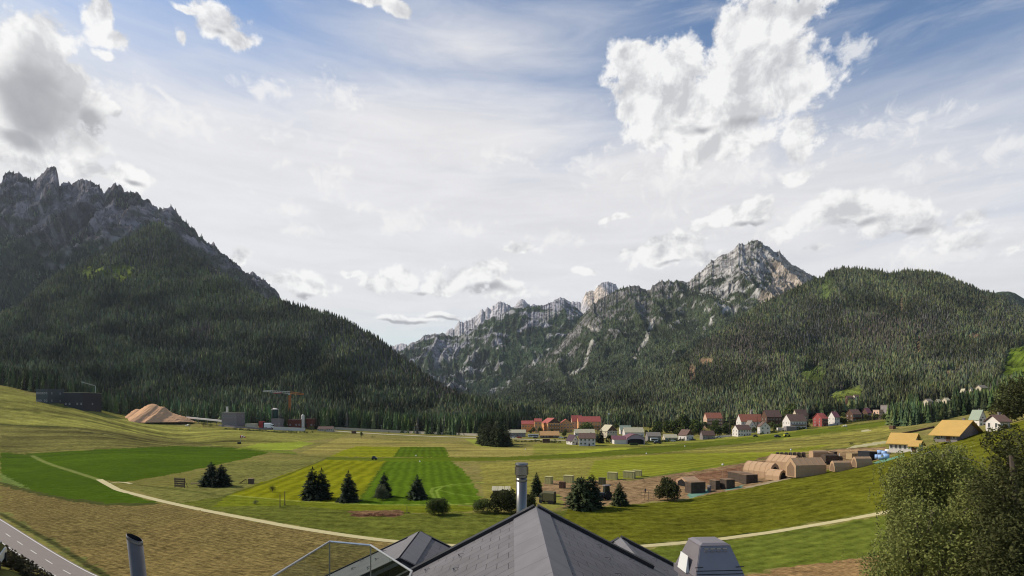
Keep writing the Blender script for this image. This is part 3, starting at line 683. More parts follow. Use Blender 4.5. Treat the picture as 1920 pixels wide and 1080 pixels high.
def tint(n, pu, pv, patches=(), seed=0, base=(.036, .043, .025)):
    c = np.tile(np.array(base)*1.55, (n, 1))*rng.uniform(.6, 1.9, (n, 1))
    c[:, 0] *= rng.uniform(.9, 1.3, n); c[:, 2] *= rng.uniform(.65, 1.1, n)
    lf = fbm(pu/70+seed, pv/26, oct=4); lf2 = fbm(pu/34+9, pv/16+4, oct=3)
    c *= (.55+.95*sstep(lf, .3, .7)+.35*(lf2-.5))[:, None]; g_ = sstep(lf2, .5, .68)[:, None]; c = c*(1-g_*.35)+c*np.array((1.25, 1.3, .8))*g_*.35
    w = rng.random(n); c[w < .05] = np.array((.095, .105, .045))*rng.uniform(.8, 1.2, (int((w < .05).sum()), 1))
    c[w > .975] = np.array((.10, .088, .070))*rng.uniform(.7, 1.2, (int((w > .975).sum()), 1))
    for (cx, cy_, rx, ry, cc, p) in patches:
        d = np.hypot((pu-cx)/rx, (pv-cy_)/ry); s = (d < 1.15) & (rng.random(n) < p*.7*np.clip(1.35-d, 0, 1))
        c[s] = np.array(cc)*rng.uniform(.7, 1.25, (int(s.sum()), 1))
    return c
def hill_forest(H, n, hgt, label, patches=(), spare=(), ybase=(.036, .043, .025), tmpl=FARS, hscale=None, bare=.075, floor=.012):
    nr, nc = H['X'].shape
    # equal odds per patch of hillside as it faces the valley, thinned on bare rock and clearings
    i = rng.integers(0, nr-1, n*6); j = rng.integers(0, nc-1, n*6); a, b = rng.random(n*6), rng.random(n*6)
    def at(q): 
        aa, bb = (a[:, None], b[:, None]) if q.ndim == 3 else (a, b)
        return (q[i, j]*(1-aa)+q[i+1, j]*aa)*(1-bb)+(q[i, j+1]*(1-aa)+q[i+1, j+1]*aa)*bb
    X, Y, Z, pu, pv, c = at(H['X']), at(H['Y']), at(H['Z']), at(H['pu']), at(H['pv']), at(H['col'])
    w = np.abs(H['pv'][i, j]-H['pv'][i+1, j])*np.abs(H['pu'][i, j]-H['pu'][i, j+1]); w = w/np.percentile(w, 97)+.12
    lum = c.max(1); keep = rng.random(len(w)) < w*np.clip(1.15-lum/bare, floor, 1)
    keep &= (pu > -140) & (pu < 2060)
    for pol in spare: keep &= ~inpoly(pu, pv, pol)
    s = np.where(keep)[0][:n]
    base = np.stack([X, Y, Z-.8], -1)[s]; m_ = len(s)
    h = hgt*rng.uniform(.5, 1.15, m_)
    if hscale is not None: h = h*hscale(pu[s], pv[s])
    forest('forest', base, h, h*rng.uniform(.17, .25, m_), tint(m_, pu[s], pv[s], patches, base=ybase), tmpl, label)
BROWN = (.105, .086, .070); GREY = (.095, .090, .078); LIME = (.105, .130, .045); BLUISH = (.022, .036, .026)
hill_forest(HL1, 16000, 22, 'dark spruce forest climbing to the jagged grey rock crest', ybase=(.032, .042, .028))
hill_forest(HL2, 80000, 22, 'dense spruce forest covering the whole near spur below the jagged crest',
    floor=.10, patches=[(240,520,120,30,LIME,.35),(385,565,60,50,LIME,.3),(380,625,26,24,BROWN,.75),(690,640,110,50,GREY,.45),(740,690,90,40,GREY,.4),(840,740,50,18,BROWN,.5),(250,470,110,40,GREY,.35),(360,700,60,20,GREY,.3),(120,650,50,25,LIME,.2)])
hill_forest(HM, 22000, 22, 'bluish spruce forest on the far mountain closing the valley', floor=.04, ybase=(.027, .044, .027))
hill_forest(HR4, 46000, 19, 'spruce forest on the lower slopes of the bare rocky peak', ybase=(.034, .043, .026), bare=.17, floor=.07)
SK = [(1890,655),(1925,646),(2000,640),(2000,722),(1872,722)]
FRM = [(1550,754),(1560,740),(1580,730),(1592,726),(1618,726),(1618,744),(1612,757),(1590,768),(1566,762)]
hill_forest(HR5, 85000, 18, 'mixed green and browned spruce forest on the wide wooded hill',
    [(1420,660,50,60,BROWN,.5),(1620,640,70,60,BROWN,.4),(1690,625,90,40,BROWN,.5),(1560,600,60,60,GREY,.3),(1350,650,60,50,BROWN,.45),(1550,545,20,30,LIME,.8),(1460,740,90,25,LIME,.2),(1760,600,60,40,GREY,.35),(1500,640,50,50,GREY,.3),(1640,690,60,30,LIME,.15),(1800,690,70,30,GREY,.25),(1900,600,60,40,GREY,.3),(1480,600,60,40,GREY,.25)], spare=[SK, FRM])

def ground_forest(name, edge, depth, n, hgt, label, base=(.032, .048, .021), patches=(), power=1.4):
    """trees standing on the valley floor behind a forest edge given as ground points"""
    e = G(np.array(edge)[:, 0], np.array(edge)[:, 1]); 
    L = np.concatenate([[0], np.cumsum(np.hypot(*np.diff(e[:, :2], axis=0).T))]); s = rng.uniform(0, L[-1], n)
    ex, ey = np.interp(s, L, e[:, 0]), np.interp(s, L, e[:, 1]); d = rng.random(n)**power*depth+2
    q = 1+d/np.hypot(ex, ey); X, Y = ex*q+rng.normal(0, 2, n), ey*q
    Z = ground_z(X, Y)-.4; h = hgt*rng.uniform(.6, 1.2, n)
    pu = 960+X/Y*F; pv = HY-(Z-CZ)/Y*F
    for a, b, cap in ((1722, 1788, 751), (1796, 1827, 732), (1826, 1856, 727)):
        s_ = (pu > a) & (pu < b); h[s_] = np.clip(np.minimum(h[s_], (pv[s_]-cap)/F*Y[s_]*rng.uniform(.8, 1.05, int(s_.sum()))), 3, None)
    return forest(name, np.stack([X, Y, Z], -1), h, h*rng.uniform(.14, .20, n), tint(n, pu, pv, patches, base=base), MIDS, label)
edgeL = [(-140,706),(-60,714),(0,722),(60,735),(110,748),(190,768),(230,778),(300,784),(400,793),(500,800),(620,806)]
edgeC = [(600,803),(640,805),(700,809),(760,812),(850,816),(892,817),(930,812),(975,803),(1010,799)]
ground_forest('forest', edgeL, 260, 2600, 25, 'tall spruce forest standing behind the industrial yard and sand heap')
ground_forest('forest', edgeC, 520, 4200, 26, 'tall spruce belt standing behind the gravel road')
ground_forest('forest', [(1000,806),(1100,802),(1180,800),(1300,795),(1420,786),(1500,778),(1640,764),(1700,756)], 330, 1900, 22, 'mixed woodland standing behind the village roofs',
    patches=[(1300,780,60,30,LIME,.4),(1480,760,60,20,LIME,.4),(1180,800,70,20,(.085,.095,.05),.5)])
ground_forest('forest', [(1783,785),(1830,772),(1870,772),(1915,768),(1990,760)], 120, 420, 17, 'mixed dark trees on the slope above the barn and small houses', power=1.0, patches=[(1850,760,80,30,LIME,.3)])
ground_forest('forest', [(1700,770),(1760,762),(1840,748),(1920,735),(2000,725)], 150, 420, 20, 'dark trees between the scattered white houses on the slope')
# dark plantation right of the village
ground_forest('forest', [(1668,802),(1700,799),(1740,794),(1780,786),(1812,779)], 110, 420, 20, 'block of dark spruces standing beside the brown hut', base=(.025, .038, .018), power=1.0)

# ---- single trees: trunk and crown are parts
def tube(pts, rad, sides=7):
    V = []; Fq = []
    pts = [Vector(p) for p in pts]
    for i, p in enumerate(pts):
        d = (pts[min(i+1, len(pts)-1)]-pts[max(i-1, 0)]).normalized()
        a = d.orthogonal().normalized(); b = d.cross(a)
        for j in range(sides):
            w = 6.283*j/sides; V.append(tuple(p+(a*math.cos(w)+b*math.sin(w))*rad[i]))
    for i in range(len(pts)-1):
        for j in range(sides):
            k = (j+1) % sides; Fq.append((i*sides+j, i*sides+k, (i+1)*sides+k, (i+1)*sides+j))
    return np.array(V), np.array(Fq)
def spruce_crown(h, rad, tiers, per, seed, low=.04, full=.8):
    r = np.random.default_rng(seed); V = []; Q = []
    def card(c, ax, sd):      # leaf-spray quad from a centre, half axes
        k = len(V); V.extend([c-ax-sd*.35, c+sd*-1, c+ax, c+sd]); Q.append((k, k+1, k+2, k+3))
    for i in range(tiers):
        f = i/(tiers-1); z = h*(low+(.985-low)*f)
        rr = rad*((1-f)**full)*r.uniform(.82, 1.12)+.03*rad
        for j in range(max(4, int(per*(1-f*.55)))):
            a = r.uniform(0, 6.283); q = rr*r.uniform(.68, 1.12)
            d = np.array([math.cos(a), math.sin(a), 0]); s = np.array([-d[1], d[0], 0])
            drop = .30*q*(1-f*.9)+r.uniform(-.08, .08)*q
            for e in (.35, .62, .88):
                c = d*q*e+np.array([0, 0, z-drop*e*e*1.2+.12*q*(e > .8)])
                l = q*.26*r.uniform(.8, 1.2); wd = q*.17*(1.15-e*.55)*r.uniform(.8, 1.3)
                tl = np.array([0, 0, r.uniform(-.35, .25)])
                card(c, (d+tl)*l, s*wd+np.array([0, 0, r.uniform(-.5, .5)*wd]))
                card(c-np.array([0, 0, .10*q]), (d*.6+np.array([0, 0, -.5]))*l*.9, s*wd*.9)
    k = len(V); 
    for a in range(4):
        k = len(V); b = np.array([math.cos(a*1.57), math.sin(a*1.57), 0])*rad*.05
        V.extend([np.array([0, 0, h*.9])+b, np.array([0, 0, h*.95])-b*.3, np.array([0, 0, h*1.02]), np.array([0, 0, h*.95])+b]); Q.append((k, k+1, k+2, k+3))
    return np.array(V), np.array(Q)
def leaf_crown(blobs, n, size, seed, flat=.0):
    """leaf-sized faces clustered in clumps through the crown"""
    r = np.random.default_rng(seed); b = np.array(blobs, float); vol = b[:, 3]*b[:, 4]*b[:, 5]; pr = vol**.75/np.sum(vol**.75)
    k = r.choice(len(b), n, p=pr); d = r.normal(size=(n, 3)); d /= np.linalg.norm(d, axis=1)[:, None]
    q = r.random(n)**.42; c = b[k, :3]+d*b[k, 3:6]*q[:, None]
    cl = fbm(c[:, 0]/size*.16+seed, c[:, 1]/size*.16, c[:, 2]/size*.16, oct=3); keep = cl > .38; c = c[keep]; m_ = len(c)
    a = r.normal(size=(m_, 3)); a[:, 2] -= flat; a /= np.linalg.norm(a, axis=1)[:, None]
    t = r.normal(size=(m_, 3)); t = np.cross(a, t); t /= np.linalg.norm(t, axis=1)[:, None]
    s = size*r.uniform(.6, 1.4, m_)[:, None]
    V = np.stack([c-a*s, c+t*s*.5, c+a*s, c-t*s*.5], 1).reshape(-1, 3)
    return V, np.arange(m_*4).reshape(-1, 4)
def make_spruce(name, label, h, rad, seed, loc, m=None, tiers=26, per=23, low=.04, full=.66, cat='tree', group=None, rz=0):
    t = thing(name, label, cat, loc, rz, group)
    V, Q = tube([(0, 0, -.3), (0, 0, h*.5), (0, 0, h*.93)], [h*.022, h*.013, h*.003]); mesh_np('trunk', V, Q, M_bark, t)
    V, Q = spruce_crown(h, rad, tiers, per, seed, low, full); mesh_np('crown', V, Q, m or M_needle, t)
    return t
def make_leafy(name, label, blobs, n, size, seed, loc, m, stem=None, cat='tree', group=None):
    t = thing(name, label, cat, loc, 0, group); b = np.array(blobs, float); top = (b[:, 2]).max()
    if stem is None: stem = [(0, 0, -.3), (0, 0, top*.5), (b[:, 0].mean(), b[:, 1].mean(), top*.95)]
    w = max(.05, .03*top); V, Q = tube(stem, np.linspace(w, w*.3, len(stem)))
    for q in b[:6]:
        v2, q2 = tube([(0, 0, top*.15), tuple(q[:3]*np.array([.6, .6, .8])), tuple(q[:3])], [w*.6, w*.4, w*.15], 5); Q = np.vstack([Q, q2+len(V)]); V = np.vstack([V, v2])
    mesh_np('trunk', V, Q, M_bark, t)
    V, Q = leaf_crown(blobs, n, size, seed); mesh_np('crown', V, Q, m, t)
    return t
def scale_at(p): return p[1]/F       # metres per photo pixel at a point
def put_spruce(px, pyt, pyb, wpx, label, seed, name='spruce_tree', **kw):
    p = g1(px, pyb); s = scale_at(p); return make_spruce(name, label, (pyb-pyt)*s, wpx*s/2*1.06, seed, p-np.array([0, 0, .1]), **kw)
def put_bush(px, pyt, pyb, wpx, label, seed, m=M_leaf, name='bush', n=2600, size=.22, cat='bush', lobes=7, **kw):
    p = g1(px, pyb); s = scale_at(p); H = (pyb-pyt)*s; W = wpx*s/2; r = np.random.default_rng(seed)
    bl = [(r.uniform(-.5, .5)*W, r.uniform(-.5, .5)*W, H*r.uniform(.35, .72), W*r.uniform(.35, .52), W*r.uniform(.35, .52), H*r.uniform(.24, .34)) for _ in range(lobes)]
    bl += [(-.45*W, 0, H*.35, W*.5, W*.5, H*.33), (.45*W, 0, H*.35, W*.5, W*.5, H*.33), (0, 0, H*.62, W*.5, W*.5, H*.36)]
    return make_leafy(name, label, bl, int(n*(2.4 if p[1] < 300 else 1.3)), size*max(.6, H/5)*.85, seed, p, m, cat=cat, **kw)
put_spruce(396, 865, 911, 42, 'left half of the dark spruce pair beside the wooden hay rack', 1)
put_spruce(415, 870, 912, 40, 'right half of the dark spruce pair beside the wooden hay rack', 2)
put_spruce(586, 874, 936, 46, 'taller half of the big dark spruce pair on the yellow mown meadow', 3, full=.7)
put_spruce(603, 876, 936, 40, 'narrower half of the big dark spruce pair on the yellow mown meadow', 4, full=.7)
put_spruce(653, 881, 940, 42, 'lone pointed spruce just right of the big spruce pair', 5)
put_spruce(720, 884, 932, 34, 'spruce behind the pale round willow bush', 6)
put_spruce(782, 888, 935, 40, 'spruce with a low grey skirt above the round green bush', 7, full=.75)
put_bush(717, 907, 937, 28, 'pale olive round willow in front of a spruce', 8, M_leaf_pale, 'willow_bush', 1800, .2)
put_bush(784, 905, 934, 24, 'grey green bush at the foot of a spruce', 9, M_leaf_pale, 'willow_bush', 1200, .2)
put_bush(511, 908, 923, 15, 'tiny round tree alone on the yellow mown meadow', 10, M_leaf_dark, 'small_tree', 700, .15, 'tree')
put_bush(822, 933, 965, 52, 'round leafy green bush alone in the meadow before the roof', 11, M_leaf, 'bush', 4200, .2)
put_bush(906, 933, 961, 46, 'low green bush left of the tall dark thicket', 12, M_leaf, 'bush', 2600, .2)
put_bush(945, 916, 962, 62, 'dark thicket in front of the pale shed roof', 13, M_leaf_dark, 'bush', 4200, .22)
put_bush(985, 925, 964, 44, 'dark thicket behind the tall steel flue', 14, M_leaf_dark, 'bush', 3000, .22)
put_spruce(1006, 885, 929, 28, 'slim spruce directly right of the tall steel flue', 15, full=.6, m=M_needle_warm)
put_spruce(1090, 893, 954, 58, 'broad spruce at the edge of the camp, in front of the crates', 16, full=.38, m=M_needle_warm)
put_spruce(1110, 888, 952, 42, 'thinner spruce leaning on the broad one by the camp', 17, full=.45)
put_spruce(1162, 903, 947, 36, 'small spruce standing alone right of the old machine', 18, m=M_needle_warm)
put_bush(1252, 893, 938, 54, 'dense dark round bush beside the first tan canopy', 19, M_leaf_dark, 'bush', 4200, .2)
put_bush(480, 936, 946, 14, 'tuft of rough scrub beside the two thin posts', 20, M_leaf_pale, 'bush', 400, .15)
for i, (px, b, h) in enumerate([(901,832,40),(905,834,44),(910,835,46),(915,836,44),(920,836,48),(925,837,46),(930,837,44),(935,838,48),(940,838,44),(945,838,40),(950,837,36),(903,830,46),(911,831,50),(919,832,50),(927,832,52),(934,833,52),(941,833,48),(947,834,44),(953,836,34)]):
    put_spruce(px, b-h*rng.uniform(.9, 1.12), b, 20, 'tall spruce in the dark clump standing forward on the airfield meadow', 40+i, full=.5, m=M_needle_warm, group='spruces of the forward clump', tiers=18, per=14)
put_bush(932, 786, 833, 22, 'paler leafy tree top among the forward spruce clump', 55, M_leaf_pale, 'leafy_tree', 900, .5, 'tree')
put_spruce(1127, 800, 831, 15, 'dark slim spruce between white house and hangar', 60)
put_bush(1119, 813, 831, 10, 'pale green tree close to the white house wall', 61, M_leaf_pale, 'leafy_tree', 600, .4, 'tree')
put_bush(1141, 815, 831, 14, 'round green tree left of the hangar', 62, M_leaf, 'leafy_tree', 700, .4, 'tree')
for i, (px, t_, b, w, lab) in enumerate([(1282,775,812,34,'broad green leafy tree left of the orange house'),(1305,785,815,26,'leafy tree beside the low house with a brown roof'),(1258,782,812,30,'wide green tree rising above the grey sheds'),
        (1362,792,815,18,'leafy tree between the orange house and white house'),(1345,797,817,22,'rounded tree before the orange house'),(1455,795,808,14,'small round tree right of the small white house'),
        (1485,755,790,34,'bright green tall tree above the white chalet'),(1100,790,814,30,'dark green tree in front of the red roofed hotel'),(1232,790,815,22,'green tree behind the white lorries'),(1580,783,795,18,'green shrub between red houses and brown chalets')]):
    put_bush(px, t_, b, w, lab, 70+i, M_leaf, 'leafy_tree', 1100, .5, 'tree')
for i, (px, t_, b, w, lab) in enumerate([(1368,776,817,12,'dark spruce just left of the white house by the meadow'),(1320,788,822,14,'spruce before the shed at the village edge'),(1513,775,801,12,'spruce right of the white chalet'),
        (1330,770,800,10,'spruce standing against the orange house'),(1440,760,792,12,'dark spruce behind the brown chalet'),(1575,756,790,11,'spruce behind the red roofed white house'),(1420,780,808,10,'spruce beside the red roof'),
        (1610,750,776,12,'spruce above the brown chalets'),(1630,752,778,10,'second spruce above the brown chalets, by the flat white block')]):
    put_spruce(px, t_, b, w, lab, 90+i, tiers=14, per=10)
# front row of the forest: trees one can tell apart
protos = [make_spruce('forest_spruce', 'tall spruce in the front row of the forest edge', 24, r_, 120+k, (0, -400, -80), tiers=16, per=9, full=f_, group='spruces along the forest edge') for k, (r_, f_) in enumerate([(3.6, .75), (3.1, .62), (4.2, .85), (2.8, .7)])]
used = set(); e = G(*np.array(edgeC+[(x, y-1) for x, y in edgeC[:-1]]).T); ec = G(np.linspace(598, 1000, 95), np.interp(np.linspace(598, 1000, 95), [q[0] for q in edgeC], [q[1] for q in edgeC]))
el_ = G(np.linspace(-20, 600, 110), np.interp(np.linspace(-20, 600, 110), [q[0] for q in edgeL], [q[1] for q in edgeL]))
labs = {0: 'tall spruce in the front row of trees behind the gravel road', 1: 'tall spruce in the front row of trees behind the industrial yard'}
for side, arr in ((0, ec), (1, el_)):
    for k, p in enumerate(arr):
        for rep in range(2 if side == 0 else 1):
            q = p[:2]*(1+rng.uniform(0, .03)); z = ground_z(q[0], q[1])[0]; i = int(rng.integers(0, 4)); s = rng.uniform(.62, 1.15)
            lc = (q[0]+rng.uniform(-3, 3), q[1], z-.3)
            grp = 'spruces behind the gravel road' if side == 0 else 'spruces behind the industrial yard'
            if i in used: dup(protos[i], lc, rng.uniform(0, 6.28), (s, s, s), labs[side], grp)
            else:
                o = protos[i]; used.add(i); o.location = lc; o.scale = (s,)*3; o['label'] = labs[side]; o['group'] = grp
for i, (px, t_, b, w, lab) in enumerate([(18,716,724,22,'low round bush on the meadow skyline at the far left'),(570,800,807,9,'bush in front of the brown works building'),(584,797,807,14,'grey green bush at the end of the white yard wall'),
        (678,808,821,9,'bush on the verge of the gravel road'),(382,790,800,12,'scrub beside the grey works building'),(395,793,801,14,'wide low scrub by the conveyor foot'),(1005,823,829,10,'shrub before the parked white bus'),(700,816,821,12,'low scrub on the meadow side of the gravel road'),(1040,822,828,6,'small dark shrub beside the field hut'),(1597,828,834,12,'dark low shrub alone on the airfield grass')]):
    put_bush(px, t_, b, w, lab, 140+i, M_leaf_dark if i in (0, 4, 9) else M_leaf, 'bush', 350, .3)

# ---- large birch and dark bushes by the house
def big_tree():
    r = np.random.default_rng(5)
    base = np.array([25.3, 30.0, 15.1]); t = thing('birch_tree', 'large olive green birch with drooping twigs filling the lower right', 'tree', base)
    V = np.zeros((0, 3)); Q = np.zeros((0, 4), int)
    def add(a, b):
        nonlocal V, Q; Q = np.vstack([Q, b+len(V)]); V = np.vstack([V, a])
    tips = []
    add(*tube([(0, 0, -1), (.1, 0, 4), (-.3, .1, 8), (.1, 0, 12), (.2, 0, 14.6)], [.30, .24, .17, .09, .03], 9))
    def L(z): return np.interp(z, [-2, 1, 4, 7, 10, 12.5, 14, 15.2, 16.2], [4.6, 4.6, 4.2, 3.5, 3.1, 2.9, 2.8, 2.1, .9])
    for i in range(150):
        z0 = r.uniform(1, 14.9); a = r.uniform(0, 6.283); ln = L(z0+1.2)*r.uniform(.35, 1.0)
        o = np.array([-.1, 0, z0*.95]); d = np.array([math.cos(a), math.sin(a), 0])
        up = r.uniform(.6, 1.8)
        p1 = o+d*ln*.5+np.array([0, 0, up*.8]); p2 = o+d*ln+np.array([0, 0, up*.8-.3])
        add(*tube([o, p1, p2], [.06, .035, .012], 5)); tips += [(p1, ln*.35, .5), (p2, ln*.35, 1.0), ((p1+p2)/2, ln*.35, .8)]
    mesh_np('trunk', V, Q, M_birchbark, t)
    cs = []; ax = []
    for c, w, k in tips:
        for _ in range(int(15*(.6+w))):
            s = c+r.normal(0, .42+.12*w, 3)*np.array([1, 1, .7]); ln = r.uniform(.5, 1.7)*k+.2
            m_ = int(ln*15)+3; tt = np.linspace(0, 1, m_)[:, None]
            p = s+np.array([r.normal(0, .12), r.normal(0, .12), -ln])*tt+r.normal(0, .055, (m_, 3)); cs.append(p)
    c = np.concatenate(cs); m_ = len(c)
    a = r.normal(size=(m_, 3)); a[:, 2] -= .8; a /= np.linalg.norm(a, axis=1)[:, None]; u = np.cross(a, r.normal(size=(m_, 3))); u /= np.linalg.norm(u, axis=1)[:, None]
    s = r.uniform(.045, .085, m_)[:, None]
    mesh_np('crown', np.stack([c-a*s, c+u*s*.6, c+a*s, c-u*s*.6], 1).reshape(-1, 3), np.arange(m_*4).reshape(-1, 4), M_leaf_birch, t)
M_birchbark = mat('birch_bark', (.16, .145, .12), .8, .5, 3, .2)
big_tree()
def dark_shrub(name, label, cx, cy_, blobs, n, size, seed, m):
    z = ground_z(cx, cy_)[0]; return make_leafy(name, label, blobs, n, size, seed, (cx, cy_, z), m, cat='tree')
def blob_px(items, Y, base):
    return [((px-960)/F*Y-base[0], Y+dy-base[1], CZ+(HY-py)/F*Y-base[2], rx/F*Y, rx/F*Y*.9, ry/F*Y) for px, py, rx, ry, dy in items]
b0 = (24.0, 24.0, float(ground_z(24., 24.)[0]))
make_leafy('shrub_tree', 'dark leafy tree with brownish leaves at the right edge below the meadow', blob_px([(1900,865,40,40,0),(1925,830,40,34,1),(1880,930,55,55,0),(1915,990,75,70,0),(1860,1010,60,60,-1),(1900,1070,90,50,0),(1840,1080,60,40,-1.5),(1935,920,60,70,1)], 24, b0), 30000, .075, 31, b0, M_leaf_dark)
b1 = (21.5, 27.0, float(ground_z(21.5, 27.)[0]))
make_leafy('shrub_tree', 'low green bush spreading at the foot of the large birch', blob_px([(1700,1030,55,50,0),(1660,1070,45,40,0),(1760,1040,70,60,-1),(1800,980,50,50,0),(1720,980,45,50,0),(1840,940,40,50,.5)], 27, b1), 15000, .075, 32, b1, M_leaf_birch)
b2 = g1(1932, 782); 
make_leafy('edge_tree', 'tall dark tree leaning in at the right edge above the grassy bank', blob_px([(1900,745,30,40,0),(1885,770,26,24,0),(1920,738,20,30,0),(1938,725,24,36,0),(1890,765,20,18,0),(1925,765,30,24,0),(1880,758,14,12,0)], b2[1], b2), 9000, .45, 33, tuple(b2), M_leaf_dark)
# hedge beside the road
M_hedge = mat('hedge_leaves', (.075, .062, .036), .9, .6, 2.5, .03)
def hedge():
    r = np.random.default_rng(9); bl = []
    for px, py in ((-80,985),(-50,1000),(-25,1013),(-5,1024),(12,1034),(28,1044),(44,1054),(60,1064),(76,1075),(92,1086),(108,1098)):
        Y = np.interp(px, (-60, 0, 40, 85, 110), (40, 38, 36, 34, 33)); bl.append((((px-960)/F*Y), Y, CZ+(HY-py)/F*Y-.55, .7, .7, .75)); bl.append((((px-960)/F*Y)-.25, Y-.3, CZ+(HY-py)/F*Y-1.1, .8, .8, .9))
    b = np.array(bl); o = b[:, :3].mean(0); o[2] = ground_z(o[0], o[1])[0]
    b[:, :3] -= o
    t = thing('hedge', 'brownish green hedge between the parked white car and the road', 'hedge', o)
    V, Q = leaf_crown(b, 30000, .09, 3); mesh_np('foliage', V, Q, M_hedge, t)
    V, Q = tube([(b[0, 0], b[0, 1], 0), (b[0, 0], b[0, 1], 2.2)], [.08, .05]); 
    for k in range(2, len(b), 2):
        v2, q2 = tube([(b[k, 0], b[k, 1], b[k, 2]-2.5), (b[k, 0], b[k, 1], b[k, 2])], [.08, .05]); Q = np.vstack([Q, q2+len(V)]); V = np.vstack([V, v2])
    mesh_np('stem', V, Q, M_bark, t)
hedge()

# garden trees and shrubs between the village houses
M_leaf_warm = mat('warm_leaves', (.095, .105, .032), .85, .45, 1.2, .1, obj_var=.2, transl=.2)
gp = [make_leafy('garden_tree', 'round leafy tree in the gardens between the village houses', [(0,0,4.2,2.6,2.6,2.4),(1.2,.6,3.2,2,2,1.8),(-1.3,-.3,3.4,2,2,1.9),(.2,-.9,5.2,1.7,1.7,1.5)], 900, .5, 300+k, (0, -420, -80), (M_leaf_warm, M_leaf)[k], group='garden trees between the village houses') for k in range(2)]
gp.append(make_spruce('garden_spruce', 'dark spruce in the gardens between the village houses', 13, 2.4, 310, (0, -420, -80), tiers=14, per=10, group='garden spruces between the village houses'))
spots = [(1058,820),(1120,820),(1152,818),(1212,818),(1220,814),(1238,817),(1248,812),(1262,812),(1268,820),(1302,818),(1308,812),(1346,815),(1356,812),(1366,810),(1374,800),(1410,806),(1414,813),(1420,800),(1446,806),(1452,800),(1460,796),(1468,800),(1476,796),(1514,800),(1520,796),(1516,790),(1556,788),(1578,792),(1582,786),(1590,788),(1600,789),(1618,788),(1640,786),(1652,784),(1660,790),(1390,794),(1436,797),(1500,790),(1540,790),(1328,806),(1290,812),(1186,812),(1176,808),(1132,806),(1070,806),(1096,804),(1046,806),(1008,806),(1000,812),(1280,804),(1316,800),(1362,800),(1480,790),(1530,784),(1566,780),(1606,778),(1626,776)]+[(1140+i*15.5, 812-5*math.sin(i*1.7)-i*.55) for i in range(17)]+[(1400+i*17, 788-i*.9+3*math.sin(i*2.3)) for i in range(12)]+[(1322,806),(1332,807),(1343,807),(1352,806),(1385,805),(1398,807),(1430,803),(1440,804),(1462,804),(1488,802),(1505,801),(985,813),(995,814),(1060,814),(1085,809),(1098,809),(1110,809),(1122,809),(1012,813),(1035,812),(1530,799),(1545,799),(1560,796),(1592,792),(1608,790),(1624,789),(1645,787)]
first = set()
for i, (x, y) in enumerate(spots):
    k = (0, 2, 1, 0, 1, 2)[i % 6]; p = g1(x, y); s = rng.uniform(.75, 1.35)*(1.55 if 58 <= i < 87 else .85 if i >= 87 else 1); o = gp[k]
    if k in first: dup(o, p, rng.uniform(0, 6.28), (s, s, s*rng.uniform(.9, 1.3)))
    else: first.add(k); o.location = tuple(p); o.scale = (s, s, s)

# ------------------------------------------------------------------ built things
class MB:
    """collects boxes and prisms into one mesh"""
    def __init__(s): s.V = []; s.F = []; s.M = []; s.UV = {}
    def add(s, V, Fs, m=0):
        k = len(s.V); s.V += [tuple(v) for v in V]; s.F += [tuple(i+k for i in f) for f in Fs]; s.M += [m]*len(Fs); return s
    def box(s, x0, x1, y0, y1, z0, z1, m=0, top=None):
        t = top or (0, 0, 0, 0)     # inset of the top face
        V = [(x0,y0,z0),(x1,y0,z0),(x1,y1,z0),(x0,y1,z0),(x0+t[0],y0+t[2],z1),(x1-t[1],y0+t[2],z1),(x1-t[1],y1-t[3],z1),(x0+t[0],y1-t[3],z1)]
        return s.add(V, [(0,3,2,1),(4,5,6,7),(0,1,5,4),(1,2,6,5),(2,3,7,6),(3,0,4,7)], m)
    def prism(s, prof, a0, a1, axis='y', m=0):
        """profile in (across, up) drawn out along an axis"""
        n = len(prof); P_ = (lambda p, a: (p[0], a, p[1])) if axis == 'y' else (lambda p, a: (a, p[0], p[1]))
        V = [P_(p, a0) for p in prof]+[P_(p, a1) for p in prof]
        Fs = [tuple(range(n)), tuple(range(2*n-1, n-1, -1))]+[(i, i+n, (i+1) % n+n, (i+1) % n) for i in range(n)]
        return s.add(V, Fs, m)
    def cyl(s, x, y, z0, z1, r, n=12, m=0, r1=None, axis='z'):
        r1 = r if r1 is None else r1; V = []
        for z, q in ((z0, r), (z1, r1)):
            for j in range(n):
                a = 6.283185*j/n; c, d = q*math.cos(a), q*math.sin(a)
                V.append((x+c, y+d, z) if axis == 'z' else ((z, x+c, y+d) if axis == 'x' else (x+c, z, y+d)))
        return s.add(V, [tuple(range(n-1, -1, -1)), tuple(range(n, 2*n))]+[(j, (j+1) % n, (j+1) % n+n, j+n) for j in range(n)], m)
    def bar(s, a, b, r=.05, n=6, m=0):
        a, b = Vector(a), Vector(b); V, Q = tube([a, b], [r, r], n)
        return s.add([tuple(v) for v in V], [tuple(q) for q in Q]+[tuple(range(n-1, -1, -1)), tuple(range(n, 2*n))], m)
    def build(s, name, mats, parent=None, smooth=False, bevel=0):
        me = bpy.data.meshes.new(name); me.from_pydata(s.V, [], s.F)
        for q in (mats if isinstance(mats, (list, tuple)) else [mats]): me.materials.append(q)
        me.polygons.foreach_set('material_index', s.M)
        import bmesh
        bm = bmesh.new(); bm.from_mesh(me); bmesh.ops.recalc_face_normals(bm, faces=bm.faces)
        if bevel: bmesh.ops.bevel(bm, geom=list(bm.edges), offset=bevel, segments=2, affect='EDGES', clamp_overlap=True)
        bm.to_mesh(me); bm.free()
        if smooth: me.polygons.foreach_set('use_smooth', [True]*len(me.polygons))
        o = bpy.data.objects.new(name, me); C.objects.link(o)
        if parent: o.parent = parent
        return o

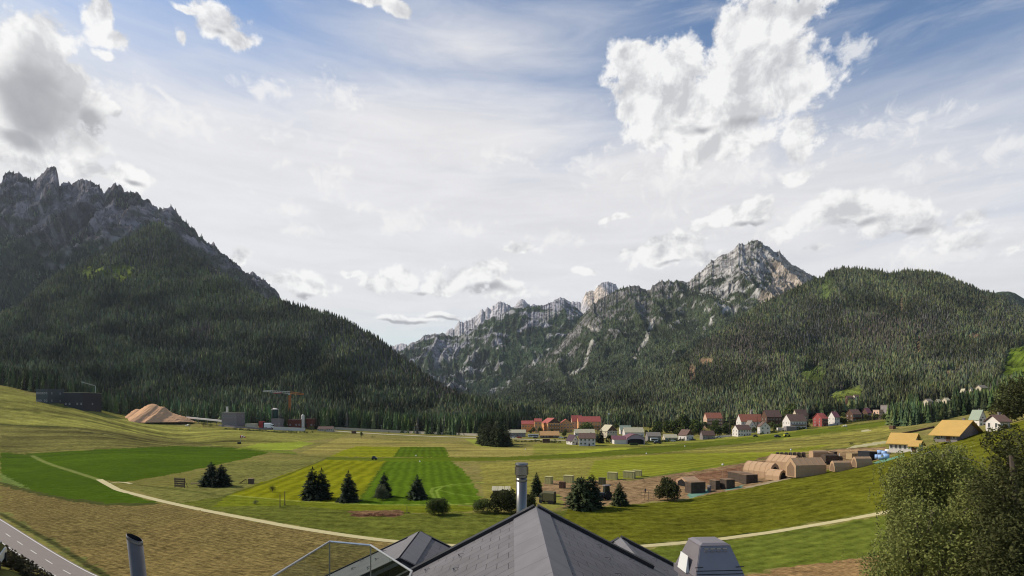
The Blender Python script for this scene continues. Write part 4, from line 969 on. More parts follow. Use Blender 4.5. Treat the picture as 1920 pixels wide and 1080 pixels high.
def wallm(n, c, v=.10): return mat(n, sl(c)*.8, .9, v, .5, .15)
W_white = wallm('white_render', (225,215,205)); W_cream = wallm('cream_render', (205,190,165)); W_orange = wallm('orange_render', (232,170,112)); W_pink = wallm('pink_render', (214,176,150))
W_red = wallm('red_render', (160,84,78)); W_brown = mat('brown_boards', sl((98,72,56))*.8, .85, .3, 2); W_grey = wallm('grey_concrete', (140,130,128)); W_dark = mat('black_cladding', (.020,.020,.024), .6, .3, .3)
W_slate = mat('dark_grey_cladding', sl((80,86,86))*.7, .7, .25, .2); W_brick = wallm('red_brown_panel', (112,62,48)); W_violet = wallm('mauve_render', (178,158,170))
R_red = mat('red_roof', sl((172,90,80))*.8, .8, .2, .4); R_brown = mat('brown_roof', sl((112,88,78))*.75, .85, .25, .4); R_grey = mat('grey_roof', sl((140,130,118))*.75, .85, .25, .4); R_purple = mat('dark_purple_roof', sl((84,62,72))*.75, .8, .2, .4)
R_orange = mat('orange_tile_roof', sl((164,102,80))*.8, .85, .2, .4); R_pale = mat('pale_sheet_roof', sl((190,180,150))*.8, .7, .15, .3); R_ochre = mat('ochre_new_roof', sl((206,166,92))*.78, .8, .15, .4); R_maroon = mat('maroon_sheet_roof', sl((120,78,86))*.75, .7, .15, .3)
R_green = mat('pale_green_roof', sl((160,170,150))*.75, .8, .15, .3)
GLASS = mat('window_glass', (.020,.022,.026), .15, .2, 1, .5); FRAME = mat('white_frame', (.60,.58,.54), .6, .08, 1); STEEL = mat('steel', (.50,.49,.47), .32, .12, 3, .5, 1.0)
DARK = mat('dark_void', (.012,.011,.011), .9, .2, 1); WOOD = mat('weathered_wood', sl((120,100,84))*.7, .9, .35, 3); WOODL = mat('pale_timber', sl((176,150,110))*.8, .9, .25, 2)
TANC = mat('tan_canvas', sl((186,152,118))*.84, .9, .18, .8, bump=.3); TANC2 = mat('brown_canvas', sl((134,108,84))*.8, .9, .2, .8, bump=.3)
OLIVE = mat('olive_paint', sl((96,92,62))*.75, .7, .2, .8); DOLIVE = mat('dark_camouflage', (.070,.050,.036), .85, .75, .7); BEIGE = mat('pale_olive_sheet', sl((190,180,120))*.75, .8, .12, 1)
TYRE = mat('tyre_rubber', (.018,.017,.016), .9, .2, 4); CARW = mat('white_car_paint', (.70,.70,.68), .25, .03, 1, .5); CARB = mat('dark_car_paint', (.03,.03,.035), .3, .05, 1, .5); CARY = mat('yellow_car_paint', (.45,.42,.03), .35, .05, 1, .5)
CARR = mat('red_paint', (.36,.035,.03), .4, .08, 1, .4); CRANE = mat('rusty_orange_paint', sl((190,120,62))*.85, .7, .2, .3); CRANEW = mat('pale_grey_paint', sl((190,190,178))*.8, .6, .1, .3)
BLUE = mat('pale_blue_film', sl((150,180,222))*.85, .5, .15, .8); WHITEF = mat('white_film', sl((225,222,218))*.85, .5, .1, .8); GREENS = mat('dark_green_sheet', sl((46,70,62))*.75, .6, .15, .3)

_win = {}
def window_mesh(kind=0):
    if kind not in _win:
        b = MB(); b.box(-.5, .5, -.03, .03, 0, .09, 0); b.box(-.5, .5, -.03, .03, .91, 1, 0); b.box(-.5, -.40, -.03, .03, .09, .91, 0); b.box(.40, .5, -.03, .03, .09, .91, 0)
        b.box(-.03, .03, -.025, .025, .09, .91, 0)
        b.box(-.40, -.03, -.012, .012, .09, .91, 1); b.box(.03, .40, -.012, .012, .09, .91, 1)
        o = b.build('window', [FRAME, GLASS]); _win[kind] = o.data; bpy.data.objects.remove(o)
    return _win[kind]
def add_window(t, x, y, z, w, h, rz=0):
    o = bpy.data.objects.new('window', window_mesh()); C.objects.link(o); o.parent = t
    o.location = (x, y, z); o.scale = (w, 1, h); o.rotation_euler = (0, 0, rz); return o

def fit(u, W, D, rz, cap=.6):
    """width and depth of a box that spans W across the line of sight at bearing u"""
    a = abs(math.cos(rz)-u*math.sin(rz)); e = abs(math.sin(rz)+u*math.cos(rz))
    D = min(D, W*cap/max(e, .05)) if e > .05 else D
    return max((W-D*e)/max(a, .25), W*.25), D

def house(name, label, px0, px1, pyt, pyb, wall, roof, ridge='x', depth=None, wallfrac=.6, rz=0, rows=2, cols=3, side=2, over=.5, chim=1, balc=0, cat='house', group=None, base=None, door=True, sink=.4, boards=None, flat=False, garage=False):
    """walls with gable, two-slope roof, windows, door; measured on the photo at the place where it stands"""
    cx = (px0+px1)/2; p = g1(cx, pyb) if base is None else np.array(base); s = scale_at(p)
    W = (px1-px0)*s; H = (pyb-pyt)*s; u = p[0]/p[1]; w, D = fit(u, W-1.6*over, depth or W*.75, rz)
    hw = H*wallfrac; hx, hy = w/2, D/2
    t = thing(name, label, cat, (p[0]+u*hy*.9, p[1]+hy*.9, p[2]), rz, group)
    b = MB(); 
    if flat: b.box(-hx, hx, -hy, hy, -sink, H-.35)
    elif ridge == 'x': b.prism([(-hy, -sink), (hy, -sink), (hy, hw), (0, H-.12), (-hy, hw)], -hx, hx, 'x')
    else: b.prism([(-hx, -sink), (hx, -sink), (hx, hw), (0, H-.12), (-hx, hw)], -hy, hy, 'y')
    b.build('wall', wall, t)
    if boards and not flat and ridge == 'y':
        b = MB(); b.prism([(-hx*.97, hw+.05), (hx*.97, hw+.05), (0, H-.3)], -hy-.06, -hy-.003, 'y'); b.build('gable_boards', boards, t)
    th = .28; b = MB()
    if flat:
        b.box(-hx-over*.6, hx+over*.6, -hy-over*.6, hy+over*.6, H-.345, H)
    else:
        h2 = hy if ridge == 'x' else hx; sl_ = (H-hw)/h2; e = over; z0 = hw-e*sl_
        b.prism([(-h2-e, z0), (0, H), (h2+e, z0), (h2+e, z0+th), (0, H+th), (-h2-e, z0+th)], -(hx if ridge == 'x' else hy)-over, (hx if ridge == 'x' else hy)+over, 'x' if ridge == 'x' else 'y')
    r = b.build('roof', roof, t)
    for k in range(chim):
        b = MB(); q = (.25-.5*k)*w; zz = H*.72 if not flat else H; b.box(q-.35, q+.35, .1, .8, zz, H+1.0); b.box(q-.45, q+.45, 0, .9, H+1.0, H+1.2); b.build('chimney', W_grey, r)
    wh = min(1.9, hw/rows*.55) if not flat else min(2.0, H/rows*.55); tot = hw if not flat else H-.4
    ww = min(1.8, w/cols*.58)
    dj = cols//2 if door else -1
    for i in range(rows):
        for j in range(cols):
            x = -hx+w*(j+.5)/cols; z = tot*(i+.32)/rows
            if i == 0 and j == dj:
                b = MB(); b.box(x-.6, x+.6, -hy-.07, -hy-.004, -.1, min(2.2, tot/rows*.85)); b.box(x+.4, x+.48, -hy-.12, -hy-.07, .9, 1.05); b.build('door', W_brown if not garage else DARK, t); continue
            add_window(t, x, -hy-.033, z, ww, wh)
        for j in range(side):
            y = -hy+D*(j+.5)/side; z = tot*(i+.32)/rows
            add_window(t, -hx-.033, y, z, min(1.3, D/side*.5), wh, R(-90)); add_window(t, hx+.033, y, z, min(1.3, D/side*.5), wh, R(90))
    if ridge == 'y' and not flat and H-hw > 2: add_window(t, 0, -hy-(.1 if boards else .033), hw+.1, ww*.9, min(1.2, (H-hw)*.35))
    for k in range(balc):
        z = tot*(k+1)/max(rows, 1)+.1; b = MB(); b.box(-hx*.9, hx*.9, -hy-1.2, -hy-.004, z-.15, z); b.box(-hx*.9, hx*.9, -hy-1.25, -hy-1.17, z, z+.95)
        b.box(-hx*.9, -hx*.9+.08, -hy-1.17, -hy-.004, z, z+.95); b.box(hx*.9-.08, hx*.9, -hy-1.17, -hy-.004, z, z+.95); b.build('balcony', W_brown, t)
    return t

def vehicle(name, label, px0, px1, pyt, pyb, paint, kind='car', rz=0, cat='car', group=None, base=None):
    cx = (px0+px1)/2; p = g1(cx, pyb) if base is None else np.array(base); s = scale_at(p); Lg = (px1-px0)*s; H = (pyb-pyt)*s
    L = Lg; Wd = L*.42 if kind == 'car' else min(L*.38, 3.2)
    t = thing(name, label, cat, p, rz, group); r = H*.22 if kind == 'car' else H*.16
    h = L/2; b = MB(); w = Wd/2
    if kind == 'car':
        prof = [(-h, r*.9), (h, r*.9), (h, H*.52), (h*.92, H*.60), (h*.45, H*.64), (-h*.8, H*.66), (-h, H*.60)]
        b.prism([(q[0], q[1]) for q in prof], -w, w, 'y'); b.build('body', paint, t, bevel=min(.05, H*.04))
        g = MB(); V = [(h*.5,-w*.94,H*.63),(h*.5,w*.94,H*.63),(-h*.78,w*.94,H*.65),(-h*.78,-w*.94,H*.65),(h*.16,-w*.78,H*.97),(h*.16,w*.78,H*.97),(-h*.6,w*.78,H*.97),(-h*.6,-w*.78,H*.97)]
        g.add(V, [(0,1,2,3),(7,6,5,4),(0,4,5,1),(1,5,6,2),(2,6,7,3),(3,7,4,0)]); g.build('window', GLASS, t)
        b = MB(); b.box(-h*.61, h*.17, -w*.79, w*.79, H*.955, H*1.0, 0, (.05,.05,.05,.05)); b.build('roof_panel', paint, t)
        for q in (-1, 1): b = MB(); b.box(h-.02, h+.03, q*w*.7-.18, q*w*.7+.18, H*.44, H*.54); b.build('headlight', FRAME, t)
    elif kind == 'bus':
        b.box(-h, h, -w, w, r*.9, H, 0, (.08,.12,.08,.08)); b.build('body', paint, t)
        for q in (-1, 1): g = MB(); g.box(-h*.93, h*.9, q*w-.04, q*w+.04, H*.5, H*.8); g.build('window', GLASS, t)
        g = MB(); g.box(h-.06, h+.03, -w*.85, w*.85, H*.42, H*.85); g.build('windscreen', GLASS, t)
    else:      # lorry: cab, chassis, covered load
        b.box(h*.52, h, -w, w, r*1.2, H*.82, 0, (0,.35,.05,.05)); b.build('cab', paint, t, bevel=.04)
        g = MB(); g.box(h*.62, h+.01, -w-.02, w+.02, H*.5, H*.72, 0, (0,.28,.08,.08)); g.build('window', GLASS, t)
        b = MB(); b.box(-h, h*.9, -w*.5, w*.5, r*.9, r*1.5); b.build('chassis', TYRE, t)
        b = MB(); b.prism([(-w, r*1.55), (w, r*1.55), (w, H*.88), (w*.6, H), (-w*.6, H), (-w, H*.88)], 0, 1, 'x') ; 
        b.V = [(-h+v[0]*h*1.46, v[1], v[2]) for v in b.V]; b.build('load_cover', DOLIVE if kind == 'camo' else paint, t)
    for q in ((-.62, .62) if kind == 'car' else (-.75, -.45, .72)):
        for sgn in (-1, 1):
            b = MB(); b.cyl(q*h, r, sgn*w*.98-w*.1, sgn*w*.98+w*.1, r, 12, axis='y'); o = b.build('wheel', TYRE, t)
    return t

def box_thing(name, label, cat, px0, px1, pyt, pyb, m, depth=None, rz=0, top=None, lid=None, group=None, ribs=0, base=None, feet=True, doors=False):
    cx = (px0+px1)/2; p = g1(cx, pyb) if base is None else np.array(base); s = scale_at(p); W = (px1-px0)*s; H = (pyb-pyt)*s; u = p[0]/p[1]; w, D = fit(u, W, depth or W*.8, rz)
    t = thing(name, label, cat, (p[0]+u*D*.5, p[1]+D*.5, p[2]), rz, group); b = MB(); b.box(-w/2, w/2, -D/2, D/2, -.2, H*.94, 0, top)
    for k in range(ribs):
        x = -w/2+w*(k+.5)/ribs; b.box(x-.06, x+.06, -D/2-.05, -D/2+.02, .1, H*.9); b.box(x-.06, x+.06, D/2-.02, D/2+.05, .1, H*.9)
    b.build('body', m, t, bevel=min(.06, H*.03))
    b = MB(); b.box(-w/2-.08, w/2+.08, -D/2-.08, D/2+.08, H*.945, H, 0, top); b.build('lid', lid or m, t)
    if doors:
        for q in (-1, 1): b = MB(); b.box(w/2+.004, w/2+.06, q*D*.24-D*.21, q*D*.24+D*.21, .1, H*.88); b.build('door', DARK, t)
    return t

# ---- the roof below the camera
def tile_mat(name, c0):
    m = bpy.data.materials.new(name); m.use_nodes = True; t = m.node_tree; N = NT(t); b = t.nodes['Principled BSDF']
    uv = N.n('ShaderNodeUVMap').outputs[0]
    br = N.n('ShaderNodeTexBrick'); N.put(br.inputs['Vector'], uv); br.offset = .5; br.inputs['Scale'].default_value = 1
    br.inputs['Brick Width'].default_value = .42; br.inputs['Row Height'].default_value = .30; br.inputs['Mortar Size'].default_value = .007; br.inputs['Mortar Smooth'].default_value = .3; br.inputs['Bias'].default_value = -.2
    br.inputs['Color1'].default_value = tuple(c0*1.08)+(1,); br.inputs['Color2'].default_value = tuple(c0*.90)+(1,); br.inputs['Mortar'].default_value = tuple(c0*.22)+(1,)
    n = N.noise(uv, 3.0, 6, .7); n2 = N.noise(uv, .7, 3, .5); n3 = N.noise(uv, 40, 2, .6)
    f = N.m('ADD', .2, N.m('ADD', N.m('MULTIPLY', n, .75), N.m('ADD', N.m('MULTIPLY', n2, .7), N.m('MULTIPLY', n3, .15))))
    v = N.n('ShaderNodeVectorMath', operation='SCALE'); N.put(v.inputs[0], br.outputs[0]); N.put(v.inputs[3], f); N.put(b.inputs['Base Color'], v.outputs[0])
    b.inputs['Roughness'].default_value = .55; b.inputs['Specular IOR Level'].default_value = .35; N.put(b.inputs['Roughness'], N.m('ADD', .42, N.m('MULTIPLY', n, .3)))
    bp = N.n('ShaderNodeBump'); bp.inputs['Strength'].default_value = .6; bp.inputs['Distance'].default_value = .02
    N.put(bp.inputs['Height'], N.m('SUBTRACT', N.m('MULTIPLY', n, .15), br.outputs[1])); N.put(b.inputs['Normal'], bp.outputs[0])
    return m
M_tile = tile_mat('slate_grey_roof_tiles', np.array((.108, .097, .098)))
def flash_mat():
    m = mat('grey_sheet_flashing', (.135, .123, .125), .5, .30, 2.2, .4, bump=.05); t = m.node_tree; N = NT(t); b = t.nodes['Principled BSDF']
    sp = N.n('ShaderNodeSeparateXYZ'); N.put(sp.inputs[0], N.n('ShaderNodeTexCoord').outputs['Object'])
    fr = N.m('FRACT', N.m('MULTIPLY', N.m('ADD', sp.outputs[1], N.m('MULTIPLY', sp.outputs[0], .22)), 1.45)); ln = N.m('LESS_THAN', fr, .022)      # lapped joints of the sheets
    src = b.inputs['Base Color'].links[0].from_socket; v = N.n('ShaderNodeVectorMath', operation='SCALE'); N.put(v.inputs[0], src); N.put(v.inputs[3], N.m('SUBTRACT', 1.0, N.m('MULTIPLY', ln, .6))); N.put(b.inputs['Base Color'], v.outputs[0]); return m
M_flash = flash_mat(); M_verge = mat('black_verge_trim', (.018, .017, .018), .5, .2, 3, .3); M_bd = mat('dark_stained_boards', (.030, .026, .024), .85, .4, 5)
M_guard = mat('grey_snow_guard', (.11, .10, .105), .5, .1, 5, .4)
def slab(name, q, th, m, parent, uvdir=None):
    """sloping roof plane from four corners, with thickness and tile coordinates in metres"""
    q = [np.array(p, float) for p in q]; n = np.cross(q[1]-q[0], q[3]-q[0]); n /= np.linalg.norm(n); n = n if n[2] > 0 else -n
    V = [p for p in q]+[p-n*th for p in q]; Fs = [(0,1,2,3),(7,6,5,4),(0,4,5,1),(1,5,6,2),(2,6,7,3),(3,7,4,0)]
    eu = np.array([0, 1, 0.]); ev = np.cross(n, eu); uv = []
    for f in Fs: uv += [(float(V[i]@ev), float(V[i]@eu)) for i in f]
    me = bpy.data.meshes.new(name); me.from_pydata([tuple(v) for v in V], [], Fs); me.materials.append(m)
    l = me.uv_layers.new(name='UV'); l.data.foreach_set('uv', np.array(uv, np.float32).ravel())
    import bmesh
    bm = bmesh.new(); bm.from_mesh(me); bmesh.ops.recalc_face_normals(bm, faces=bm.faces); bm.to_mesh(me); bm.free()
    o = bpy.data.objects.new(name, me); C.objects.link(o); o.parent = parent; return o, n
def strip(a, b, w, hgt, side=None):
    """bar of rectangular section along a line"""
    a, b = np.array(a, float), np.array(b, float); d = (b-a)/np.linalg.norm(b-a); s = np.cross(d, [0, 0, 1.]); s /= np.linalg.norm(s); u = np.cross(s, d)
    V = []
    for p in (a, b):
        for x, z in ((-w/2, 0), (w/2, 0), (w/2, hgt), (-w/2, hgt)): V.append(tuple(p+s*x+u*z))
    return V, [(3,2,1,0),(4,5,6,7),(0,1,5,4),(1,2,6,5),(2,3,7,6),(3,0,4,7)]
def the_house():
    t = thing('house', 'dark house below the viewpoint with slate grey tiled gable roofs', 'house', (0, 8, 19.5))
    off = np.array([0, 8, 19.5]); L = lambda p: np.array(p, float)-off
    def tag_guard(p, dx, sgn, nrm):
        b = MB(); p = np.array(p); 
        for q in (-.05, .05): b.bar(p+np.array([0, q, 0]), p+nrm*.06+np.array([sgn*.0, q*.2, 0]), .007, 4)
        b.bar(p+nrm*.06, p+np.array([-sgn*.08, 0, 0])-np.array([0, 0, -.06]), .007, 4)
        return b
    A = P(1005, 952, 11.0); zr = A[2]; xr = A[0]
    # main gable
    k = .52; yn = 2.6; yf = 11.0
    sL = lambda x: zr-(xr-x)*k; sR = lambda x: zr-(x-xr)*k
    xl, xR = -5.4, 7.4; x_step = P(1200, 1053, 11.0)[0]
    R1, nL = slab('roof', [L((xr, yn, zr)), L((xl, yn, sL(xl))), L((xl, yf, sL(xl))), L((xr, yf, zr))], .16, M_tile, t)
    R2, nR = slab('roof', [L((xr, yn, zr)), L((xr, yf, zr)), L((xR, yf, sR(xR))), L((xR, yn, sR(xR)))], .16, M_tile, t)
    yw = 13.0; zs = sR(x_step)
    R3, nW = slab('roof', [L((x_step, yf, zs)), L((x_step, yw, zs)), L((xR, yw, sR(xR))), L((xR, yf, sR(xR)))], .16, M_tile, t)
    R4, _ = slab('roof', [L((x_step, yf, zs)), L((x_step-1.5, yf, zs-1.5*k)), L((x_step-1.5, yw, zs-1.5*k)), L((x_step, yw, zs))], .16, M_flash, t)
    # ridge flashing: a broad folded sheet
    def ridge(x0, z0, y0, y1, wl, wr, par, m=M_flash):
        b = MB(); e = .025
        b.add([L((x0, y0, z0+e+.01)), L((x0-wl, y0, z0-wl*k+e)), L((x0-wl, y1, z0-wl*k+e)), L((x0, y1, z0+e+.01)), L((x0+wr, y1, z0-wr*k+e)), L((x0+wr, y0, z0-wr*k+e)),
               L((x0-wl, y0, z0-wl*k-.01)), L((x0-wl, y1, z0-wl*k-.01)), L((x0+wr, y1, z0-wr*k-.01)), L((x0+wr, y0, z0-wr*k-.01))], [(0,1,2,3),(0,3,4,5),(1,6,7,2),(5,4,8,9)])
        b.build('ridge_flashing', m, par)
    ridge(xr, zr, yn, yf-.02, .48, .30, t)
    ridge(x_step, zs, yf+.05, yw-.02, .16, .16, t)
    # verge trims at the far gable ends
    def verge(a, b_, par=t, w=.20, h=.10):
        m_ = MB(); V, Fs = strip(L(a), L(b_), w, h); m_.add(V, Fs); m_.build('verge_trim', M_verge, par)
    verge((xr, yf+.02, zr-.03), (xl, yf+.02, sL(xl)-.03)); verge((xr, yf+.02, zr-.03), (x_step+.25, yf+.02, sR(x_step+.25)-.03)); verge((x_step, yw+.02, zs-.03), (xR, yw+.02, sR(xR)-.03)); verge((x_step, yw+.02, zs-.03), (x_step-1.4, yw+.02, zs-1.4*k-.03), w=.12, h=.06)
    # snow guards
    r = random.Random(4)
    def guards(xs, ys, zf, nrm, sgn):
        for i, x in enumerate(xs):
            for j, y in enumerate(ys):
                yy = y+(.22 if i % 2 else 0); 
                b = tag_guard(L((x, yy, zf(x)+.01)), 0, sgn, nrm); b.build('snow_guard', M_guard, t)
    guards([xr-1.55, xr-2.25], [5.6, 6.5, 7.4, 8.3, 9.2, 10.1], sL, nL, -1)
    guards([xr+1.25, xr+1.95, xr+2.65, xr+3.3], [6.6, 7.5, 8.4, 9.3, 10.2], sR, nR, 1)
    guards([xr+2.9, xr+3.6], [11.3, 12.2], sR, nR, 1)
    # left wing: gable dormer with boarded end
    B = P(793, 998, 14.0); Nn = P(742, 1048, 11.5); xw = (B[0]+Nn[0])/2; zw = B[2]; kl, kr = .47, .50
    lx, rx = xw-3.4, xw+1.9
    RL, nl = slab('roof', [L((xw, 11.5, zw)), L((lx, 11.5, zw-3.4*kl)), L((lx, 14, zw-3.4*kl)), L((xw, 14, zw))], .12, M_flash, t)
    RR, nr_ = slab('roof', [L((xw, 11.5, zw)), L((xw, 14, zw)), L((rx, 14, zw-1.9*kr)), L((rx, 11.5, zw-1.9*kr))], .12, M_tile, t)
    b = MB(); b.add([L((xw+.02, 11.5, zw+.03)), L((xw+.34, 11.5, zw+.03-.34*kr)), L((xw+.34, 13.98, zw+.03-.34*kr)), L((xw+.02, 13.98, zw+.03))], [(0,1,2,3)]); b.add([L((xw-.02, 11.5, zw+.03)), L((xw-.30, 11.5, zw+.03-.30*kl)), L((xw-.30, 13.98, zw+.03-.30*kl)), L((xw-.02, 13.98, zw+.03))], [(3,2,1,0)]); b.build('ridge_flashing', M_flash, t)
    for yy in (11.5, 14.0):
        verge((xw, yy, zw-.03), (lx, yy, zw-3.4*kl-.03), w=.07, h=.06); verge((xw, yy, zw-.03), (rx, yy, zw-1.9*kr-.03), w=.07, h=.06)
    guards([xw-.85, xw-1.5], [12.0, 12.7, 13.4], lambda x: zw-(xw-x)*kl, nl, -1)
    b = MB(); g = [(xw-3.2, zw-3.2*kl-.14), (xw, zw-.14), (xw+1.8, zw-1.8*kr-.14), (xw+1.8, 19.6), (xw-3.2, 19.6)]
    b.prism([(p[0]-off[0], p[1]-off[2]) for p in g], 11.62-off[1], 13.85-off[1], 'y'); b.build('wall', M_bd, t)
    for q in range(24):      # vertical battens of the boarded gable
        x = xw-3.1+q*.2; zt = (zw-(xw-x)*kl if x < xw else zw-(x-xw)*kr)-.16
        b = MB() if q == 0 else b; b.box(x-off[0]-.02, x-off[0]+.02, 11.59-off[1], 11.62-off[1]+.01, 0, zt-off[2])
    b.build('board_battens', M_bd, t)
    b = MB(); b.prism([(p[0]-off[0], p[1]-off[2]) for p in [(-5.0, sL(-5.0)-.2), (xr, zr-.2), (7.0, sR(7.0)-.2), (7.0, 19.0), (-5.0, 19.0)]], 3.0-off[1], 10.7-off[1], 'y'); b.build('wall', M_bd, t)
    b = MB(); b.box(x_step-1.2, 7.0, 10.71-off[1], 12.7-off[1], -.5, zs-off[2]-2.5); b.build('wall', M_bd, t)
    # balcony slab that carries the glass parapet
    b = MB(); b.box(-3.4, -1.35, 5.6-off[1], 9.1-off[1], 28.45-off[2], 28.62-off[2]); b.build('balcony_floor', W_grey, t)
    return t
the_house()
# glass parapet
def parapet():
    pts = [(-3.32, 5.6, 29.70), tuple(P(510,1080,7.08)), tuple(P(618,1014,9.0)), tuple(P(695,1021,8.75)), tuple(P(772,1069,7.33)), (-1.35, 5.9, 29.70)]
    t = thing('glass_parapet', 'clear glass parapet with thin metal handrail on the roof terrace', 'parapet', (-2.4, 7.5, 28.62)); o = np.array([-2.4, 7.5, 28.62])
    pts = [np.array((p[0], p[1], 29.70)) for p in pts]
    m = bpy.data.materials.new('clear_glass'); m.use_nodes = True; nt = m.node_tree; N = NT(nt); nt.nodes.remove(nt.nodes['Principled BSDF'])
    tr = N.n('ShaderNodeBsdfTransparent'); tr.inputs[0].default_value = (.80, .85, .82, 1); gl_ = N.n('ShaderNodeBsdfGlossy'); gl_.inputs[0].default_value = (.9, .95, .93, 1); gl_.inputs['Roughness'].default_value = .03
    mx = N.n('ShaderNodeMixShader'); mx.inputs[0].default_value = .045; N.L.new(tr.outputs[0], mx.inputs[1]); N.L.new(gl_.outputs[0], mx.inputs[2]); N.L.new(mx.outputs[0], nt.nodes['Material Output'].inputs[0])
    b = MB()
    for a, c in zip(pts[:-1], pts[1:]): b.bar(a-o, c-o, .018, 8)
    b.build('handrail', STEEL, t)
    for a, c in zip(pts[:-1], pts[1:]):
        d = (c-a); L_ = np.linalg.norm(d); n = max(1, round(L_/1.1)); s = np.cross(d/L_, [0, 0, 1.])*.006
        for i in range(n):
            p, q = a+d*(i/n+.004), a+d*((i+1)/n-.004); b = MB(); z0, z1 = 28.64-o[2], 29.68-o[2]; p, q = p-o, q-o
            V = [(p+s)[:2], (q+s)[:2], (q-s)[:2], (p-s)[:2]]; b.add([(v[0], v[1], z0) for v in V]+[(v[0], v[1], z1) for v in V], [(0,3,2,1),(4,5,6,7),(0,1,5,4),(1,2,6,5),(2,3,7,6),(3,0,4,7)]); b.build('glass_panel', m, t)
        b = MB(); b.bar((a-o)*np.array([1, 1, 0])+np.array([0, 0, .02]), a-o, .012, 6); b.build('post', STEEL, t)
parapet()
# flues and chimney hood
M_flue = mat('brushed_flue_steel', (.20, .185, .165), .3, .25, 2.5, .5, .85)
def flue_tall():
    Y = 12.0; top = P(978, 868, Y); s = Y/F; x = top[0]; r = 10.2*s; zb = 29.0
    t = thing('flue', 'tall straight stainless steel flue with a round cap, beside the roof apex', 'flue', (x, Y, zb)); h = top[2]-zb
    b = MB(); b.cyl(0, 0, -.8, h-.30, r, 28); o = b.build('pipe', M_flue, t, smooth=False)
    for f in o.data.polygons: f.use_smooth = len(f.vertices) == 4
    for z in (.55, h-.33, h-.42): b = MB(); b.cyl(0, 0, z, z+.035, r*1.07, 28); b.build('clamp_band', M_flue, t)
    b = MB(); b.cyl(0, 0, h-.27, h-.08, r*1.26, 28); b.cyl(0, 0, h-.07, h-.045, r*1.1, 28); b.cyl(0, 0, h-.04, h, r*1.22, 28, 0, r*1.12); b.build('cap', M_flue, t)
flue_tall()
M_cut = mat('dark_flue_steel', (.15, .13, .115), .38, .35, 3, .5, .5)
def flue_cut():
    Y = 8.0; top = P(250, 1010, Y); s = Y/F; r = 12*s
    t = thing('flue', 'leaning steel flue with a slanted open end, above the stubble field', 'flue', (top[0]+.36, Y, 27.0)); t.rotation_euler = (0, R(-6.5), 0)
    L_ = (top[2]-27.0)/math.cos(R(6.5)); n = 32; V = []; 
    for rr in (r, r*.93):
        for j in range(n):
            a = 6.2832*j/n; V.append((rr*math.cos(a), rr*math.sin(a), 0)); 
        for j in range(n):
            a = 6.2832*j/n; V.append((rr*math.cos(a), rr*math.sin(a), L_+.02-.075*math.cos(a)-.02*math.sin(a)))
    Fs = []
    for j in range(n):
        k = (j+1) % n; Fs += [(j, k, n+k, n+j), (2*n+k, 2*n+j, 3*n+j, 3*n+k), (n+j, n+k, 3*n+k, 3*n+j)]
    o = mesh_np('pipe', np.array(V), np.array(Fs), [M_cut, DARK], t, smooth=True, mi=[0, 1, 0]*n)
    b = MB(); 
    for j in range(n):
        a0, a1 = 6.2832*j/n, 6.2832*(j+1)/n
        for q, zz in ((1.0, 0),):
            z0, z1 = L_-.04-.075*math.cos(a0)-.02*math.sin(a0), L_-.04-.075*math.cos(a1)-.02*math.sin(a1); ro = r*1.03
            b.add([(ro*math.cos(a0), ro*math.sin(a0), z0), (ro*math.cos(a1), ro*math.sin(a1), z1), (ro*math.cos(a1), ro*math.sin(a1), z1+.035), (ro*math.cos(a0), ro*math.sin(a0), z0+.035)], [(0,1,2,3)])
    b.build('rim', M_cut, t)
    b = MB(); b.cyl(0, 0, L_-.45, L_-.44, r*.92, 20); b.build('black_plug', DARK, t)  # near-black disc added to close the pipe below its open end
flue_cut()
def hood():
    Y = 7.0; s = Y/F; c = P(1329, 1068, Y); zt = P(1320, 1012, Y)[2]-c[2]; w, d = 46*s, .34; wt, dt = 28.5*s, .19
    t = thing('chimney_hood', 'grey sheet metal chimney hood with slots near its top, at the roof edge', 'chimney hood', c, R(4))
    M_h = mat('grey_hood_sheet', (.205, .18, .185), .38, .15, 4, .4, .3)
    b = MB(); b.box(-w, w, -d, d, 0, zt-.03, 0, (w-wt, w-wt, d-dt, d-dt)); b.build('hood', M_h, t, bevel=.008)
    b = MB(); b.box(-wt*1.02, wt*1.02, -dt*1.05, dt*1.05, zt-.028, zt, 0, (.05,.05,.04,.04)); b.build('top_plate', M_h, t)
    b = MB(); b.box(-w*1.05, w*1.05, -d*1.05, d*1.05, -.10, -.004); b.build('skirt', M_h, t)
    b = MB(); b.box(-w*.92, w*.92, -d*.92, d*.92, -2.2, -.105); b.build('shaft', M_flash, t)
    sl_ = (d-dt)/(zt-.03)
    for row, zz in ((0, zt*.84), (1, zt*.76)):
        for k in range(4):
            x = (-.6+.4*k)*wt; y = -d+sl_*zz-.006; b = MB(); b.box(x-.035, x+.02, y-.006, y+.004, zz-.008, zz+.008); b.build('slot_louvre', STEEL if row == 0 else M_h, t)
    for q in (-1, 1):
        x = q*w*.82; y = -d+sl_*zt*.3-.01; b = MB(); b.bar((x-.05, y, zt*.30), (x+.05, y-.02, zt*.33), .006, 5); b.build('clip', M_verge, t)
    b = MB(); 
    for zz in (zt*.10, zt*.2): y = -d+sl_*zz-.003; b.box(-w*.93, w*.93, y-.004, y+.006, zz-.004, zz+.004)
    b.build('fold_seam', M_verge, t)
    b = MB(); b.box(-w*1.12, -w*.99, -.12, .16, .0, .22, 0, (.04,0,.02,.02)); b.build('side_flap', FRAME, t)
hood()
# parked car by the hedge
vehicle('parked_car', 'white car parked at the bottom left corner beside the hedge', -80, 38, 1040, 1083, CARW, 'car', R(-52), base=((-31-960)/F*33.5, 33.5, float(ground_z((-31-960)/F*33.5, 33.5)[0])))

